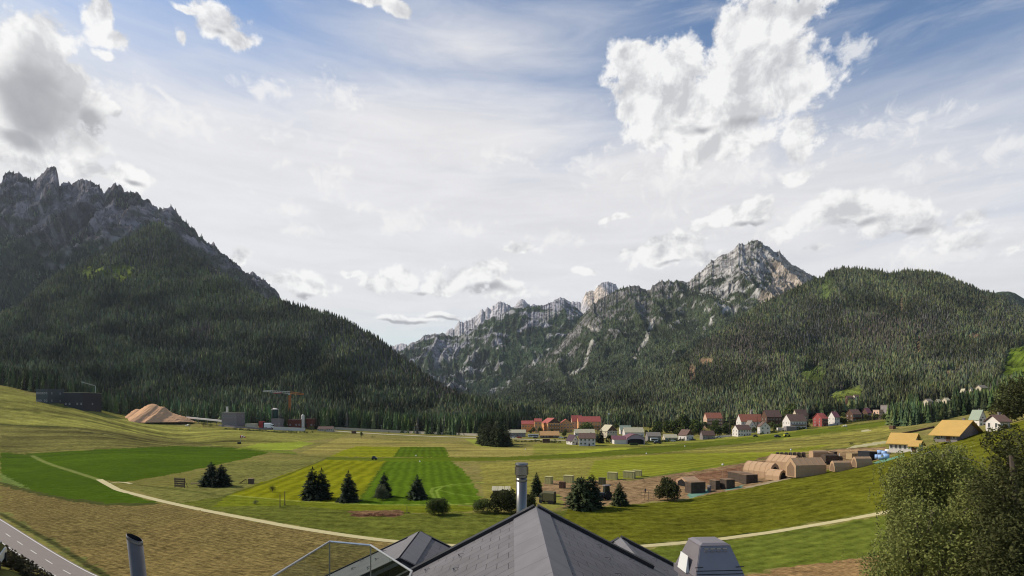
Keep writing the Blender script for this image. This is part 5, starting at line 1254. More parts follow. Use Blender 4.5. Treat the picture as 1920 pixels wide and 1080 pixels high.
# ---- industrial yard along the forest edge
house('works_hall', 'long grey timber clad hall on the skyline meadow, left of the black hall', 67, 122, 729, 757, W_slate, W_slate, 'x', 26, rows=2, cols=6, side=2, flat=True, chim=0, cat='hall', rz=R(-8), sink=4)
house('works_hall', 'black clad hall with pale roof edge on the meadow skyline', 119, 192, 736, 769, W_dark, R_pale, 'x', 24, rows=1, cols=5, side=1, flat=True, chim=0, cat='hall', rz=R(-8), sink=4)
def mast_jib(name, label, cat, px, pyb, pyt, jib, m, r=.35, m2=None):
    p = g1(px, pyb); s = scale_at(p); h = (pyb-pyt)*s; t = thing(name, label, cat, p); b = MB(); w = r
    for q in ((-w, -w), (w, -w), (w, w), (-w, w)): b.bar((q[0], q[1], -.5), (q[0], q[1], h), r*.42)
    k = max(6, int(h/2.2))
    for i in range(k):
        z0, z1 = h*i/k, h*(i+1)/k; sg = 1 if i % 2 else -1
        b.bar((-w*sg, -w, z0), (w*sg, -w, z1), r*.24); b.bar((-w*sg, w, z0), (w*sg, w, z1), r*.24); b.bar((-w, -w*sg, z0), (-w, w*sg, z1), r*.24); b.bar((w, -w*sg, z0), (w, w*sg, z1), r*.24)
    b.build('mast', m, t)
    for j, (dx, dy_, mm, nm) in enumerate(jib):
        a = np.array([0, 0, h]); c = np.array([dx*s, 0, h+dy_*s]); b = MB(); L_ = abs(dx*s); n = max(4, int(L_/2.5)); up = np.array([0, 0, r*2.4])
        b.bar(a+[0, -r, 0], c+[0, -r, 0], r*.26); b.bar(a+[0, r, 0], c+[0, r, 0], r*.26); b.bar(a+up, c+up*.6, r*.26)
        for i in range(n):
            f, g = i/n, (i+.5)/n; b.bar(a+(c-a)*f+[0, -r, 0], a+(c-a)*g+up*(1-.4*g), r*.14); b.bar(a+(c-a)*g+up*(1-.4*g), a+(c-a)*(i+1)/n+[0, r, 0], r*.14)
        b.build(nm, mm, t)
    return t, h, s
t, h, s = mast_jib('tower_crane', 'rusty orange tower crane with a pale and red jib above the works yard', 'crane', 543.5, 790, 738, [(-50,4,CRANEW,'jib'),(26,-2,CRANE,'counter_jib')], CRANE, 1.25)
b = MB(); b.box(-30*s, -16*s, -1.1, 1.1, h+.2, h+2.4); b.build('jib_panel', CARR, t); b = MB(); b.box(20*s, 25*s, -1, 1, h-2.6, h-.3); b.build('counterweight', W_brick, t); b = MB(); b.box(-1.3, 1.3, -2.6, -1.1, h-2.4, h-.1); b.build('cabin', CRANEW, t); b = MB(); b.box(-2.6, 2.6, -2.6, 2.6, -.5, .8); b.build('ballast', W_grey, t)
t, h, s = mast_jib('pole_crane', 'thin pale mast with a slanting jib behind the black hall', 'crane', 179, 765, 724, [(-27,8,CRANEW,'jib')], CRANEW, .32)
def sand_heap():
    outline = [(226,787),(231,777),(238,771),(246,767),(254,768),(262,763),(270,759),(276,757),(284,759),(291,763),(299,763),(306,769),(314,774),(326,778),(338,781),(346,785),(358,791)]
    p = g1(290, 791); s = scale_at(p); r = np.random.default_rng(2); xs = np.linspace(-64, 68, 120)
    ox = np.array([q[0]-290 for q in outline]); oz = np.array([791-q[1] for q in outline]); V = []; nu, nv = 120, 40
    hh = np.interp(xs, ox, oz, 0, 0)*s*1.05
    for j in range(nv):
        v = -1+2*j/(nv-1); 
        for i in range(nu):
            x = xs[i]*s; w = max(2.0, hh[i]*1.7); y = v*w; z = hh[i]*(1-abs(v))**.9
            z *= 1-.20*ridged(np.array([x/5.5]), np.array([v*.6]), oct=3)[0]*(1-(1-abs(v))**3)
            V.append((x, y+9, z-.3+.25*r.normal()*(abs(v) < .97)))
    idx = np.arange(nu*nv).reshape(nv, nu); Fs = np.stack([idx[:-1, :-1], idx[:-1, 1:], idx[1:, 1:], idx[1:, :-1]], -1).reshape(-1, 4)
    o = mesh_np('sand_heap', np.array(V), Fs, mat('orange_sand', sl((214,166,124))*.85, .95, .22, .25, .1), smooth=True); o.location = tuple(p)
    tag(o, 'big heap of orange wood chips or sand before the dark forest', 'heap')
sand_heap()
p0, p1 = g1(350, 791), g1(417, 799)
t = thing('conveyor', 'long pale covered conveyor between the orange heap and grey works building', 'conveyor', p0); s = scale_at(p0)
d = p1-p0; b = MB(); V, Fs = strip((0, 0, 5.0), d+np.array([0, 0, 5.6]), 2.6, 2.0); b.add(V, Fs); b.build('gallery', W_white, t)
for q in (.1, .35, .6, .85): b = MB(); c = d*q; b.box(c[0]-.25, c[0]+.25, c[1]-.25, c[1]+.25, c[2]-.5, c[2]+5.0+.6*q); b.build('support', W_grey, t)
house('works_building', 'grey flat works building with large gate and roof vent, left of the crane', 415, 460, 773, 800, W_grey, R_pale, 'x', 20, rows=2, cols=4, side=2, flat=True, chim=0, cat='works')
b = MB(); p = g1(421, 799); s = scale_at(p); t = thing('roof_vent', 'white square vent stack on the left end of the grey works building', 'vent', (p[0], p[1]+6, p[2])); b.box(-1.4*s, 1.4*s, -1, 1, 26*s, 36*s); b.build('stack', W_white, t); b = MB(); b.box(-4.5*s, 1.4*s, -1.2, -1.004, 25.6*s, 27*s); b.box(-1.6*s,1.6*s,-1.2,1.2,36.1*s,36.8*s); b.build('cap', W_white, t)
box_thing('low_shed', 'low pale shed joining the grey works building and red container', 'shed', 460, 484, 794, 802, W_cream, 7, lid=R_pale, ribs=4)
box_thing('container', 'red steel container standing beside the low pale shed', 'container', 485, 497, 790, 802, CARR, 6, ribs=5, doors=True)
vehicle('lorry', 'white lorry with a red top in front of the works buildings', 496, 513, 793, 805, CARW, 'lorry', cat='lorry')
house('works_building', 'low grey works building under the green silo', 508, 535, 785, 802, W_grey, R_grey, 'x', 14, rows=1, cols=4, side=1, flat=True, chim=0, cat='works')
house('works_building', 'long red brown works building at the crane foot', 535, 573, 786, 803, W_brick, R_grey, 'x', 14, rows=1, cols=5, side=1, flat=True, chim=0, cat='works')
house('works_building', 'red brown works block right of the white silo', 568, 594, 785, 804, W_brick, R_brown, 'x', 12, rows=1, cols=3, side=1, flat=True, chim=0, cat='works')
def silo(label, px, pyt, pyb, wpx, m, capm):
    p = g1(px, pyb); s = scale_at(p); h = (pyb-pyt)*s; r = wpx*s/2; t = thing('silo', label, 'silo', (p[0], p[1]+3, p[2])); b = MB(); b.cyl(0, 0, -.4, h*.93, r, 20); b.build('tank', m, t); b = MB(); b.cyl(0, 0, h*.93, h, r*1.04, 20, 0, r*.25); b.build('cap', capm, t)
    b = MB(); b.bar((r*1.06, -.3, 0), (r*1.06, -.3, h*.95), .12); b.bar((r*1.06, .3, 0), (r*1.06, .3, h*.95), .12); b.build('ladder', STEEL, t)
silo('tall dark green silo with pale lid behind the grey works building', 513.5, 765, 800, 12, GREENS, W_white); silo('slender white silo at the end of the red brown works', 566, 777, 804, 6, W_white, W_white); silo('thin pale vent pipe between the green silo and crane', 528, 776, 801, 2, W_white, W_grey)
def long_wall(name, label, cat, pts, hpx, m, thick=.5, capm=None):
    q = gl(pts); t = thing(name, label, cat, q[0]); b = MB(); c = MB()
    for i, (a, e) in enumerate(zip(q[:-1], q[1:])):
        s = scale_at(a); d0, d1 = a-q[0], e-q[0]; V, Fs = strip(d0-np.array([0, 0, .5]), d1-np.array([0, 0, .5]), thick, hpx*s+.5); b.add(V, Fs); V, Fs = strip(d0+np.array([0, 0, hpx*s+.004]), d1+np.array([0, 0, hpx*s+.004]), thick*1.5, .15); c.add(V, Fs)
    b.build('wall_face', m, t); c.build('coping', capm or m, t)
long_wall('yard_wall', 'low white yard wall before the red brown works', 'wall', [(512,806),(535,807),(572,808.5)], 6, W_white)
long_wall('yard_wall', 'low grey wall at the foot of the grey works building', 'wall', [(410,799),(440,802),(482,805),(510,806)], 3, W_grey)
long_wall('embankment_wall', 'long pale concrete wall between the gravel road and tall spruces', 'wall', [(626,805),(680,808),(760,812),(830,815),(896,817.5)], 4.2, W_cream)
house('low_cottage', 'long low cream shed at the right end of the works yard', 595, 628, 800, 809, W_cream, R_brown, 'x', 8, .55, rows=1, cols=7, side=1, chim=0, cat='shed')
box_thing('field_hut', 'tiny dark hut at the start of the gravel road', 'hut', 659, 668, 808, 813, W_brown, 4, lid=R_grey)

# ---- airfield bits
def windsock(label, px, pyb, pyt, m, dirx=1):
    p = g1(px, pyb); s = scale_at(p); h = (pyb-pyt)*s; t = thing('windsock', label, 'windsock', p); b = MB(); b.bar((0, 0, -.3), (0, 0, h), .12); b.build('pole', CRANEW, t)
    b = MB(); n = 5
    for i in range(n): b.cyl(0, h-.3-.25*i*i*.15, dirx*(.2+i*.9*s*2), dirx*(.2+(i+.98)*.9*s*2), (.8-.1*i)*s*3.2, 10, i % 2, (.72-.1*i)*s*3.2, axis='x')
    b.build('sock', [m, WHITEF], t)
windsock('small orange and white windsock left on the meadow above the vivid green field', 451, 832, 818, CARR, 1); windsock('yellow and white windsock before the orange heap', 356, 806, 797, BEIGE, -1); windsock('pale windsock on the airfield grass below the red house', 1588, 806, 798, BEIGE, -1)
vehicle('mower', 'small dark tractor mowing on the yellow green strip', 697, 707, 855, 862, CARB, 'car', cat='tractor'); box_thing('cabinet', 'tiny black cabinet at the foot of the left windsock', 'cabinet', 445, 452, 829, 832.5, DARK, 2, lid=CARB)
for i, (x, y) in enumerate([(780,855),(787,866),(985,843),(1212,851),(1284,837)]):
    p = g1(x, y); o = thing('runway_marker', ['white runway marker on the far side of the deep green plot','white runway marker at the top of the deep green plot','white runway marker on the meadow before the white houses','pale runway marker on the light green strip','white runway marker on the grass before the low house'][i], 'marker', p, group='runway markers'); b = MB(); b.cyl(0, 0, -.1, .9, .55, 10, 0, .12); b.build('cone', WHITEF, o); b = MB(); b.box(-.6, .6, -.6, .6, -.1, .06); b.build('foot_plate', W_grey, o)

# ---- village
H = house
H('hotel', 'large orange hotel with red roofs, its central gabled block', 1014, 1052, 784, 811, W_orange, R_red, 'y', 26, .66, rows=3, cols=5, side=4, balc=2, cat='hotel', boards=W_brown, rz=R(18))
H('hotel_wing', 'low orange hotel wing with red roof at the forest edge', 977, 1006, 789, 810, W_orange, R_red, 'x', 14, .7, rows=2, cols=5, side=2, cat='hotel')
H('hotel_wing', 'narrow orange hotel tower wing with flat red roof', 1001, 1016, 785, 811, W_orange, R_red, 'x', 12, .8, rows=3, cols=2, side=2, cat='hotel')
H('hotel_wing', 'middle orange hotel wing with small red gable', 1048, 1074, 786, 810, W_orange, R_red, 'y', 16, .68, rows=3, cols=4, side=2, cat='hotel')
H('hotel_wing', 'right hand orange hotel wing with the longest red roof', 1081, 1127, 781, 806, W_orange, R_red, 'x', 18, .62, rows=3, cols=7, side=2, balc=1, cat='hotel')
H('hotel_wing', 'rear hotel wing whose red roof rises behind the tree', 1070, 1092, 779, 805, W_pink, R_red, 'x', 14, .6, rows=2, cols=3, side=2, cat='hotel')
H('station_shed', 'long grey open shed at the forest clump, left of the hotel', 950, 986, 806, 819, W_grey, R_pale, 'x', 9, .6, rows=1, cols=6, side=1, chim=0, cat='shed')
H('market_shed', 'long low shed with tan roof below the orange hotel', 1011, 1049, 809, 821, W_brown, mat('tan_sheet_roof', sl((196,150,100))*.8, .8, .15, .3), 'x', 12, .4, rows=1, cols=6, side=1, chim=0, cat='shed')
vehicle('bus', 'white coach parked before the hotel', 990, 1010, 814, 820, CARW, 'bus', cat='bus')
H('house', 'white house with steep dark purple roof, forward on the airfield edge', 1061, 1085, 816, 834, W_white, R_purple, 'y', 12, .45, rows=1, cols=2, side=2, chim=0, rz=R(20))
H('house', 'white house with brown roof joined to the purple roofed one', 1084, 1117, 813, 836, W_white, R_brown, 'x', 12, .62, rows=2, cols=4, side=2, rz=R(-6))
H('house', 'cream roofed low house behind the two white houses', 1075, 1116, 805, 818, W_white, R_pale, 'x', 12, .5, rows=1, cols=5, side=2)
H('chalet', 'big brown gabled chalet with pale left roof slope behind the hangar', 1124, 1158, 797, 821, W_cream, R_pale, 'y', 16, .55, rows=2, cols=4, side=2, boards=W_brown, rz=R(22), cat='chalet')
H('store_building', 'wide white building with pale roofs behind the hangar', 1166, 1208, 802, 821, W_white, R_pale, 'x', 14, .55, rows=1, cols=5, side=2, cat='building')
H('store_building', 'small grey green roofed building between chalet and wide white building', 1160, 1184, 798, 814, W_white, R_green, 'x', 10, .5, rows=1, cols=3, side=1, cat='building')
def hangar():
    p = g1(1178, 833); s = scale_at(p); t = thing('hangar', 'aircraft hangar with maroon curved roof, white side wall and dark arched opening', 'hangar', (p[0], p[1]+10, p[2]), R(0)); 
    x0, x1, x2 = -26*s, -3*s, 31*s; h = 19*s; hw = 10.5*s; D = 10
    n = 10; arc = [(x1+(x2-x1)*i/n, hw+(h-hw-.3)*math.sin(math.pi*i/n)) for i in range(n+1)]
    b = MB(); b.prism([(x1, -.3)]+arc+[(x2, -.3)], -D, D, 'y'); b.build('wall', W_violet, t)
    b = MB(); arcd = [(x1+1+(x2-x1-2)*i/n, .1+(hw-.2)*.96*min(1, .75+.45*math.sin(math.pi*i/n))) for i in range(n+1)]; b.prism([(x1+1, .1)]+arcd+[(x2-1, .1)], -D-.06, -D-.004, 'y'); b.build('dark_door_panel', DARK, t)  # black panel on the closed wall, painted as the unlit inside
    b = MB(); up = [(a[0], a[1]+.3) for a in arc]; b.prism([(q[0], q[1]+.004) for q in arc]+[(q[0], q[1]+.02) for q in up[::-1]], -D-.6, D+.6, 'y'); b.build('roof', R_maroon, t)
    b = MB(); b.box(x0, x1-.004, -D+.5, D-.5, -.3, hw*.82); b.build('side_wing', W_white, t)
    b = MB(); b.prism([(-D, hw*.82), (D, hw*.82), (D*.2, hw*1.45), (0, hw*1.45)], x0-.5, x1-.01, 'x'); b.build('wing_roof', R_maroon, t)
hangar()
H('low_shed', 'low grey shed right of the hangar', 1209, 1240, 811, 828, W_grey, R_grey, 'x', 10, .6, rows=1, cols=4, side=1, chim=0, cat='shed')
H('low_shed', 'pale low shed behind the parked cars, left of the house with a brown gable', 1241, 1271, 815, 827, W_cream, R_pale, 'x', 9, .55, rows=1, cols=4, side=1, chim=0, cat='shed')
vehicle('van', 'white van parked beside the hangar', 1220, 1233, 821, 829, CARW, 'bus', cat='van'); vehicle('parked_car', 'dark car parked in front of the white van', 1225, 1240, 827, 832, CARB, 'car'); vehicle('parked_car', 'white car parked by the pale low shed', 1246, 1256, 823, 828, CARW, 'car'); vehicle('parked_car', 'dark car on the track before the white house', 1412, 1421, 815, 819, CARB, 'car')
H('house', 'small white house with a brown gable roof at the village edge', 1271, 1301, 806, 826, W_white, R_brown, 'y', 12, .5, rows=1, cols=3, side=2, rz=R(25), boards=W_brown)
H('shed', 'dark roofed shed beside the small house with a brown gable', 1311, 1341, 808, 824, W_grey, R_brown, 'x', 9, .5, rows=1, cols=3, side=1, chim=0, cat='shed')
long_wall('garden_wall', 'low white wall along the meadow before the white house', 'wall', [(1320,824),(1345,821),(1375,818)], 3, W_white)
H('house', 'tall orange house with orange roof among trees', 1318, 1355, 774, 803, W_pink, R_orange, 'x', 14, .66, rows=3, cols=4, side=2, balc=2, base=None)
H('house', 'long house with bright orange tiled roof', 1379, 1432, 777, 803, W_white, R_orange, 'x', 16, .5, rows=2, cols=6, side=2)
H('house', 'white house at the meadow edge with a brown ridge roof', 1372, 1409, 797, 818, W_white, R_brown, 'x', 12, .6, rows=2, cols=5, side=2, rz=R(6))
H('house', 'pale grey gabled house between the orange tiled roof and white house', 1395, 1418, 789, 812, W_white, R_grey, 'y', 11, .55, rows=2, cols=2, side=2)
H('house', 'small white house with pink grey hip roof and two windows', 1419, 1445, 791, 814, W_white, R_brown, 'y', 12, .62, rows=2, cols=2, side=2, rz=R(-12))
H('chalet', 'dark brown chalet with wide double roof above the small white house', 1426, 1466, 769, 800, W_brown, R_brown, 'x', 16, .6, rows=2, cols=5, side=2, balc=1, cat='chalet')
H('chalet', 'white chalet with brown roof and white gable at the left', 1466, 1513, 777, 806, W_white, R_brown, 'x', 16, .58, rows=2, cols=6, side=3, balc=1, cat='chalet')
H('house', 'brown roofed house rising behind the white chalet', 1484, 1516, 768, 797, W_cream, R_brown, 'x', 12, .6, rows=2, cols=4, side=2)
H('tower', 'small square pale tower above the orange tiled roof', 1405, 1412, 768, 798, W_grey, R_grey, 'x', 5, .9, rows=2, cols=1, side=1, chim=0, cat='tower', door=False)
box_thing('container', 'long white container on the meadow edge below the white chalet', 'container', 1456, 1470, 802, 808, W_white, 3, ribs=4); box_thing('container', 'pale container with grey lid right of the long white one', 'container', 1470, 1494, 799, 808, W_grey, 5, lid=W_white, ribs=5)
vehicle('parked_car', 'dark green car standing on the airfield grass, left of the yellow vehicle', 1452, 1463, 815, 820, CARB, 'car'); vehicle('tractor', 'yellow vehicle with black cab on the airfield grass', 1470, 1481, 811, 819, CARY, 'car', cat='tractor')
H('house', 'red house with red roof at the meadow edge', 1523, 1553, 775, 800, W_red, R_red, 'x', 14, .62, rows=3, cols=3, side=2, balc=2, rz=R(8))
H('house', 'white house with dark red roof right of the red house', 1552, 1575, 772, 797, W_white, R_maroon, 'x', 12, .6, rows=2, cols=3, side=2)
long_wall('garden_wall', 'white garden wall under the white house with dark red roof', 'wall', [(1553,799),(1566,797),(1580,795)], 3, W_white)
H('chalet', 'long brown chalet with balconies, left of the red roofed row', 1585, 1616, 768, 791, W_brown, R_brown, 'x', 13, .62, rows=2, cols=5, side=2, balc=1, cat='chalet')
H('house', 'brown row house with dull red roof beside the flat white block', 1615, 1635, 765, 789, W_brown, R_maroon, 'x', 12, .62, rows=2, cols=4, side=2)
H('flat_block', 'flat roofed pink white block of two storeys', 1636, 1657, 768, 787, W_pink, R_grey, 'x', 12, rows=2, cols=4, side=2, flat=True, chim=0, cat='building')
H('flat_block', 'grey flat roofed block set back behind the pink white one', 1650, 1674, 759, 780, W_grey, R_grey, 'x', 12, rows=2, cols=4, side=2, flat=True, chim=0, cat='building')
box_thing('hut', 'dark brown wooden hut at the corner of the spruce block', 'hut', 1667, 1680, 798, 805, W_brown, 5, lid=R_brown)
H('farmhouse', 'white walled farmhouse with new ochre roof beside the blue bales', 1663, 1729, 814, 848, W_white, R_ochre, 'x', 13, .50, rows=1, cols=5, side=2, chim=0, rz=R(-50), cat='farmhouse', over=1.0, door=False)
H('farm_annex', 'low annex with ochre roof attached right of the farmhouse', 1704, 1734, 828, 849, W_white, R_ochre, 'x', 8, .6, rows=1, cols=3, side=1, chim=0, rz=R(-50), cat='farm building', over=.8)
H('barn', 'big barn with broad ochre roof and grey gable behind the birch', 1744, 1846, 790, 828, W_grey, R_ochre, 'x', 19, .34, rows=1, cols=4, side=1, chim=1, rz=R(-62), cat='barn', over=1.2)
long_wall('timber_stack_wall', 'long dark timber fence running up behind the farmhouse', 'fence', [(1688,815),(1720,809),(1752,802)], 3, W_brown)
H('house', 'small white house with pale green roof above the barn', 1816, 1850, 769, 800, W_white, R_green, 'y', 14, .5, rows=2, cols=2, side=2, rz=R(-15))
H('house', 'long white house with brown roof and mauve end at the bank top', 1845, 1896, 779, 808, W_white, R_brown, 'x', 14, .6, rows=1, cols=5, side=2, rz=R(-14))
for i, (x0, x1, a, b_, Y, lab) in enumerate([(1729,1750,748,760,600,'small pale house half hidden in spruces, left of its white twin'),(1752,1766,749,762,610,'narrow white house half hidden between spruces'),(1765,1782,746,757,620,'white house with pale roof half hidden on the slope'),(1800,1812,729,742,660,'white gable showing above the dark spruces on the slope'),(1817,1824,727,738,670,'tiny white house highest among the slope spruces'),(1828,1852,722,735,690,'long grey roofed house high on the slope under the ski run')]):
    q = P((x0+x1)/2, b_, Y*.9); H('hillside_house', lab, x0, x1, a, b_, W_cream, R_grey if i in (0, 5) else R_pale, 'x' if i != 3 else 'y', 8, .6, rows=1, cols=3, side=1, chim=0, base=q, sink=14)
for i, (x, y, w, h_) in enumerate([(1646,756,5,7),(1650,745,4,6)]):
    q = P(x, y, 840); H('hillside_house', ['narrow white house showing between tree tops above the pink block','upper white gable showing between tree tops above the pink block'][i], x-w/2, x+w/2, y-h_, y, W_white, R_grey, 'y', 6, .7, rows=2, cols=1, side=1, chim=0, base=q, sink=3, door=False)
for i, (px_, Yx, pyb, a) in enumerate([(1592,1000,749,8),(1604,1020,747,6)]):
    q = P(px_, pyb, 820); H('farm_hut', ['dark farm hut in the hillside clearing','smaller pale farm hut on the track of the hillside clearing'][i], px_-a, px_+a, pyb-7, pyb, W_brown if i == 0 else W_cream, R_brown, 'x', 6, .55, rows=1, cols=2, side=1, chim=0, base=q, sink=8, cat='hut')
def pole(name, label, cat, px, pyb, pyt, m, r, top=None, base=None):
    p = g1(px, pyb) if base is None else np.array(base); s = scale_at(p); h = (pyb-pyt)*s; t = thing(name, label, cat, p); b = MB(); b.cyl(0, 0, -.5, h, r*1.3, 8, 0, r*.8); b.build('shaft', m, t)
    if top == 'lamp': b = MB(); b.cyl(0, 0, h, h+.7, .5, 10, 0, .35); b.build('lamp_head', WHITEF, t)
    if top == 'flag': b = MB(); b.box(.1, 3.0, -.03, .03, h-2.2, h-.2); b.build('banner', WHITEF, t)
    if top == 'arm': b = MB(); b.box(-1.2, 1.2, -.08, .08, h-.6, h-.4); b.build('cross_arm', m, t)
    return t
pole('flagpole', 'tall pale flagpole with white head above the village trees', 'flagpole', 1140, 812, 774, CRANEW, .25, 'flag'); pole('lattice_mast', 'slim pale antenna mast high on the wooded hill', 'mast', 1721, 668, 628, CRANEW, .9, 'arm', P(1721, 668, 1500))
for i, x in enumerate((715, 744, 777, 848)): pole('road_pole', ['thin pale pole by the gravel road, leftmost of the four','thin pale pole by the gravel road, second from the left','thin pale pole by the gravel road, third from the left','thin pale pole by the gravel road, near the forward spruce clump'][i], 'pole', x, 811+(x-715)*.05, 797+(x-715)*.05, CRANEW, .12, 'arm', None)
box_thing('field_hut', 'dark wooden hut on the airfield edge below the hotel', 'hut', 1017, 1031, 823, 830, W_brown, 5, lid=R_brown)
box_thing('hedge_box', 'clipped dark green hedge block before the hangar', 'hedge', 1180, 1196, 831, 835, mat('clipped_hedge', (.03,.045,.015), .95, .4, 2), 3)

# ---- camp on the worked earth
def tent(label, px0, px1, pyt, pyb, m, L, rz, prof='arch', group=None, base=None, door=True, wfrac=1.0):
    p = g1((px0+px1)/2, pyb) if base is None else np.array(base); s = scale_at(p); H_ = (pyb-pyt)*s; W = (px1-px0)*s; u = p[0]/p[1]; w, L = fit(u, W, L, rz, .82 if prof == 'gable' or L > 9 else .6); w = max(w, H_*1.1)*wfrac; h = w/2
    pr = [(-h, -.2), (-h, H_*.42), (-h*.62, H_*.82), (0, H_), (h*.62, H_*.82), (h, H_*.42), (h, -.2)] if prof == 'arch' else [(-h, -.2), (-h, H_*.62), (0, H_), (h, H_*.62), (h, -.2)]
    t = thing('tent', label, 'tent', (p[0]+u*L*.35, p[1]+L*.35, p[2]), rz, group); b = MB(); b.prism(pr, -L/2, L/2, 'y')
    n = max(2, int(L/2.4))
    for i in range(n+1):      # frame hoops showing as ridges in the canvas
        y = -L/2+L*i/n; k = len(b.V); q = [(x*1.015, z*1.015+.01) for x, z in pr]; b.prism(q, y-.07, y+.07, 'y')
    b.build('canvas', m, t, bevel=0)
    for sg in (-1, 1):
        d = [(x*.72, max(.05, z*.78)) for x, z in pr]; b = MB(); b.prism(d, sg*(L/2+.09), sg*(L/2+.13), 'y'); b.build('entrance', DARK if door else TANC2, t)  # where black, a panel painted as the dark inside of the tent
    return t
tent('long arched tan tent with a dark open end facing right, biggest of the left group', 1392, 1462, 868, 896, TANC, 13, R(30))
tent('small tan tunnel tent in front of the big arched one', 1434, 1477, 881, 900, TANC, 7, R(30), wfrac=.9)
tent('wide tan tent behind the arched ones, its flat roof just visible', 1440, 1500, 861, 893, TANC, 14, R(30), 'gable', base=g1(1470, 886))
tent('long straight walled tan tent with ridge roof, side towards the meadow', 1476, 1546, 860, 895, TANC, 16, R(-80), 'gable', door=False, wfrac=.7)
tent('long low tan tent, nearer half of the right pair', 1556, 1602, 865, 884, TANC, 12, R(-84), 'arch', door=False, wfrac=.62); tent('long low tan tent, farther half of the right pair', 1598, 1634, 857, 876, TANC, 10, R(-84), 'arch', door=False, wfrac=.62)
tent('flat tan canopy behind the dark round bush', 1268, 1312, 895, 912, TANC, 7, R(-66), 'gable')
for i, (a, b_, c, d_, lab) in enumerate([(1284,1323,904,925,'dark open fronted container nearest the round bush'),(1330,1350,901,919,'dark open fronted shelter with pale left end'),(1349,1378,899,917,'dark camouflaged container joined to the shelter with pale end'),(1364,1397,885,900,'rearmost of three dark containers by the arched tent'),(1375,1408,887,903,'middle of three dark containers by the arched tent'),(1386,1421,890,907,'front one of three dark containers by the arched tent')]):
    box_thing('container', lab, 'container', a, b_, c, d_, DOLIVE, 4.2, R(14), lid=TANC2, ribs=5, doors=True)
box_thing('container', 'pale small box between the two dark container groups', 'container', 1326, 1334, 911, 921, W_grey, 2.4, R(14))
box_thing('container', 'large near black container beside the pale blue bales', 'container', 1608, 1645, 847, 866, W_dark, 6, R(12), ribs=6, doors=True); box_thing('timber_stack', 'tan timber stack left of the near black container', 'timber stack', 1586, 1610, 850, 861, WOODL, 4, R(12), ribs=5)
for i, (x, y, r_, m_) in enumerate([(1648,861,8,BLUE),(1656,862,8.5,BLUE),(1665,860,8.5,BLUE),(1652,852,7.5,BLUE),(1667,851,8,WHITEF),(1660,853,7,BLUE)]):
    p = g1(x, y); s = scale_at(p); r = r_*s*.62; lab = ['pale blue wrapped bale, front left of the pile','pale blue wrapped bale, front middle of the pile','pale blue wrapped bale, front right of the pile','pale blue wrapped bale, rear left of the pile','white wrapped bale at the back of the blue pile','pale blue wrapped bale, rear middle of the pile'][i]
    t = thing('wrapped_bale', lab, 'bale', (p[0], p[1]+1, p[2]), R(20*i), group='wrapped bales by the farmhouse'); b = MB(); b.cyl(0, 0, -.1, r*1.7, r, 18); b.build('film', m_, t, bevel=r*.18, smooth=True)
trucks = [(1453,1462),(1461,1470),(1469,1478),(1477,1486),(1485,1494),(1493,1502),(1501,1511)]; tl = ['first','second','third','fourth','fifth','sixth','seventh']
for i, (a, b_) in enumerate(trucks):
    vehicle('camouflaged_lorry', f'dark canvas topped lorry, {tl[i]} from the left in the row behind the tents', a-3, b_+4, 848, 860-i*.25, DOLIVE, 'camo', R(62), 'lorry', 'lorries parked in a row')
vehicle('lorry', 'tan covered lorry behind the long straight tent', 1518, 1562, 845, 866, TANC, 'lorry', R(10), 'lorry'); vehicle('camouflaged_lorry', 'dark low lorry right of the tan covered one', 1542, 1578, 852, 870, DOLIVE, 'camo', R(8), 'lorry'); box_thing('cabin', 'dark upright cabin at the end of the lorry row', 'cabin', 1555, 1570, 847, 860, DOLIVE, 4, R(10), doors=True)
pole('lamp_pole', 'camp lamp pole on the brown earth before the arched tent', 'lamp', 1355, 896, 872, WOODL, .08, 'lamp'); pole('lamp_pole', 'thin camp pole with white head before the lorry row', 'lamp', 1483, 864, 844, CRANEW, .07, 'lamp'); pole('sign_post', 'white post beside the dark lorries and tan stack', 'post', 1574, 862, 850, W_white, .22)
for i, (a, b_, c, d_, m_, lab) in enumerate([(1021,1037,894,908,BEIGE,'olive cube with pale sunlit side, leftmost on the meadow'),(1048,1061,904,916,W_brown,'dark brown cube between two pale ones'),(1056,1077,892,906,BEIGE,'pale olive cube behind the dark brown one'),(1138,1159,886,899,BEIGE,'pale olive cube beyond the spruce pair, standing alone'),(1168,1192,884,897,BEIGE,'larger pale olive cube at the edge of the worked earth'),(1186,1204,882,893,BEIGE,'pale olive cube touching the larger one from behind'),(1122,1136,896,909,OLIVE,'dark olive cube half hidden by the spruce')]):
    box_thing('crate', lab, 'crate', a, b_, c, d_, m_, (b_-a)*.14, R(-26), group='cube crates on the meadow', ribs=3)
vehicle('small_lorry', 'small olive lorry with pale cab seen from behind beside the flue', 1011, 1042, 921, 944, OLIVE, 'lorry', R(150), 'lorry')
def machine():
    p = g1(1134, 937); s = scale_at(p); t = thing('machine', 'old grey tractor with open cab between the spruces', 'tractor', p, R(20)); b = MB(); b.box(-14*s, 6*s, -.7, .7, 7*s, 14*s); b.build('body', W_slate, t, bevel=.08); b = MB(); b.box(-2*s, 9*s, -.8, .8, 14*s, 26*s, 0, (.2,.2,.1,.1)); b.build('cab', GLASS, t); b = MB(); b.box(-3*s, 10*s, -.95, .95, 26.1*s, 27.5*s); b.build('cab_roof', W_grey, t)
    for x, r in ((-10*s, 5*s), (5*s, 8*s)):
        for q in (-1, 1): b = MB(); b.cyl(x, r, q*1.0-.2, q*1.0+.2, r, 14, axis='y'); b.build('wheel', TYRE, t)
    b = MB(); b.bar((6*s, 0, 10*s), (15*s, 0, 9*s), .15); b.bar((15*s, 0, 9*s), (13*s, 0, 1*s), .12); b.build('boom', CRANEW, t)
machine()
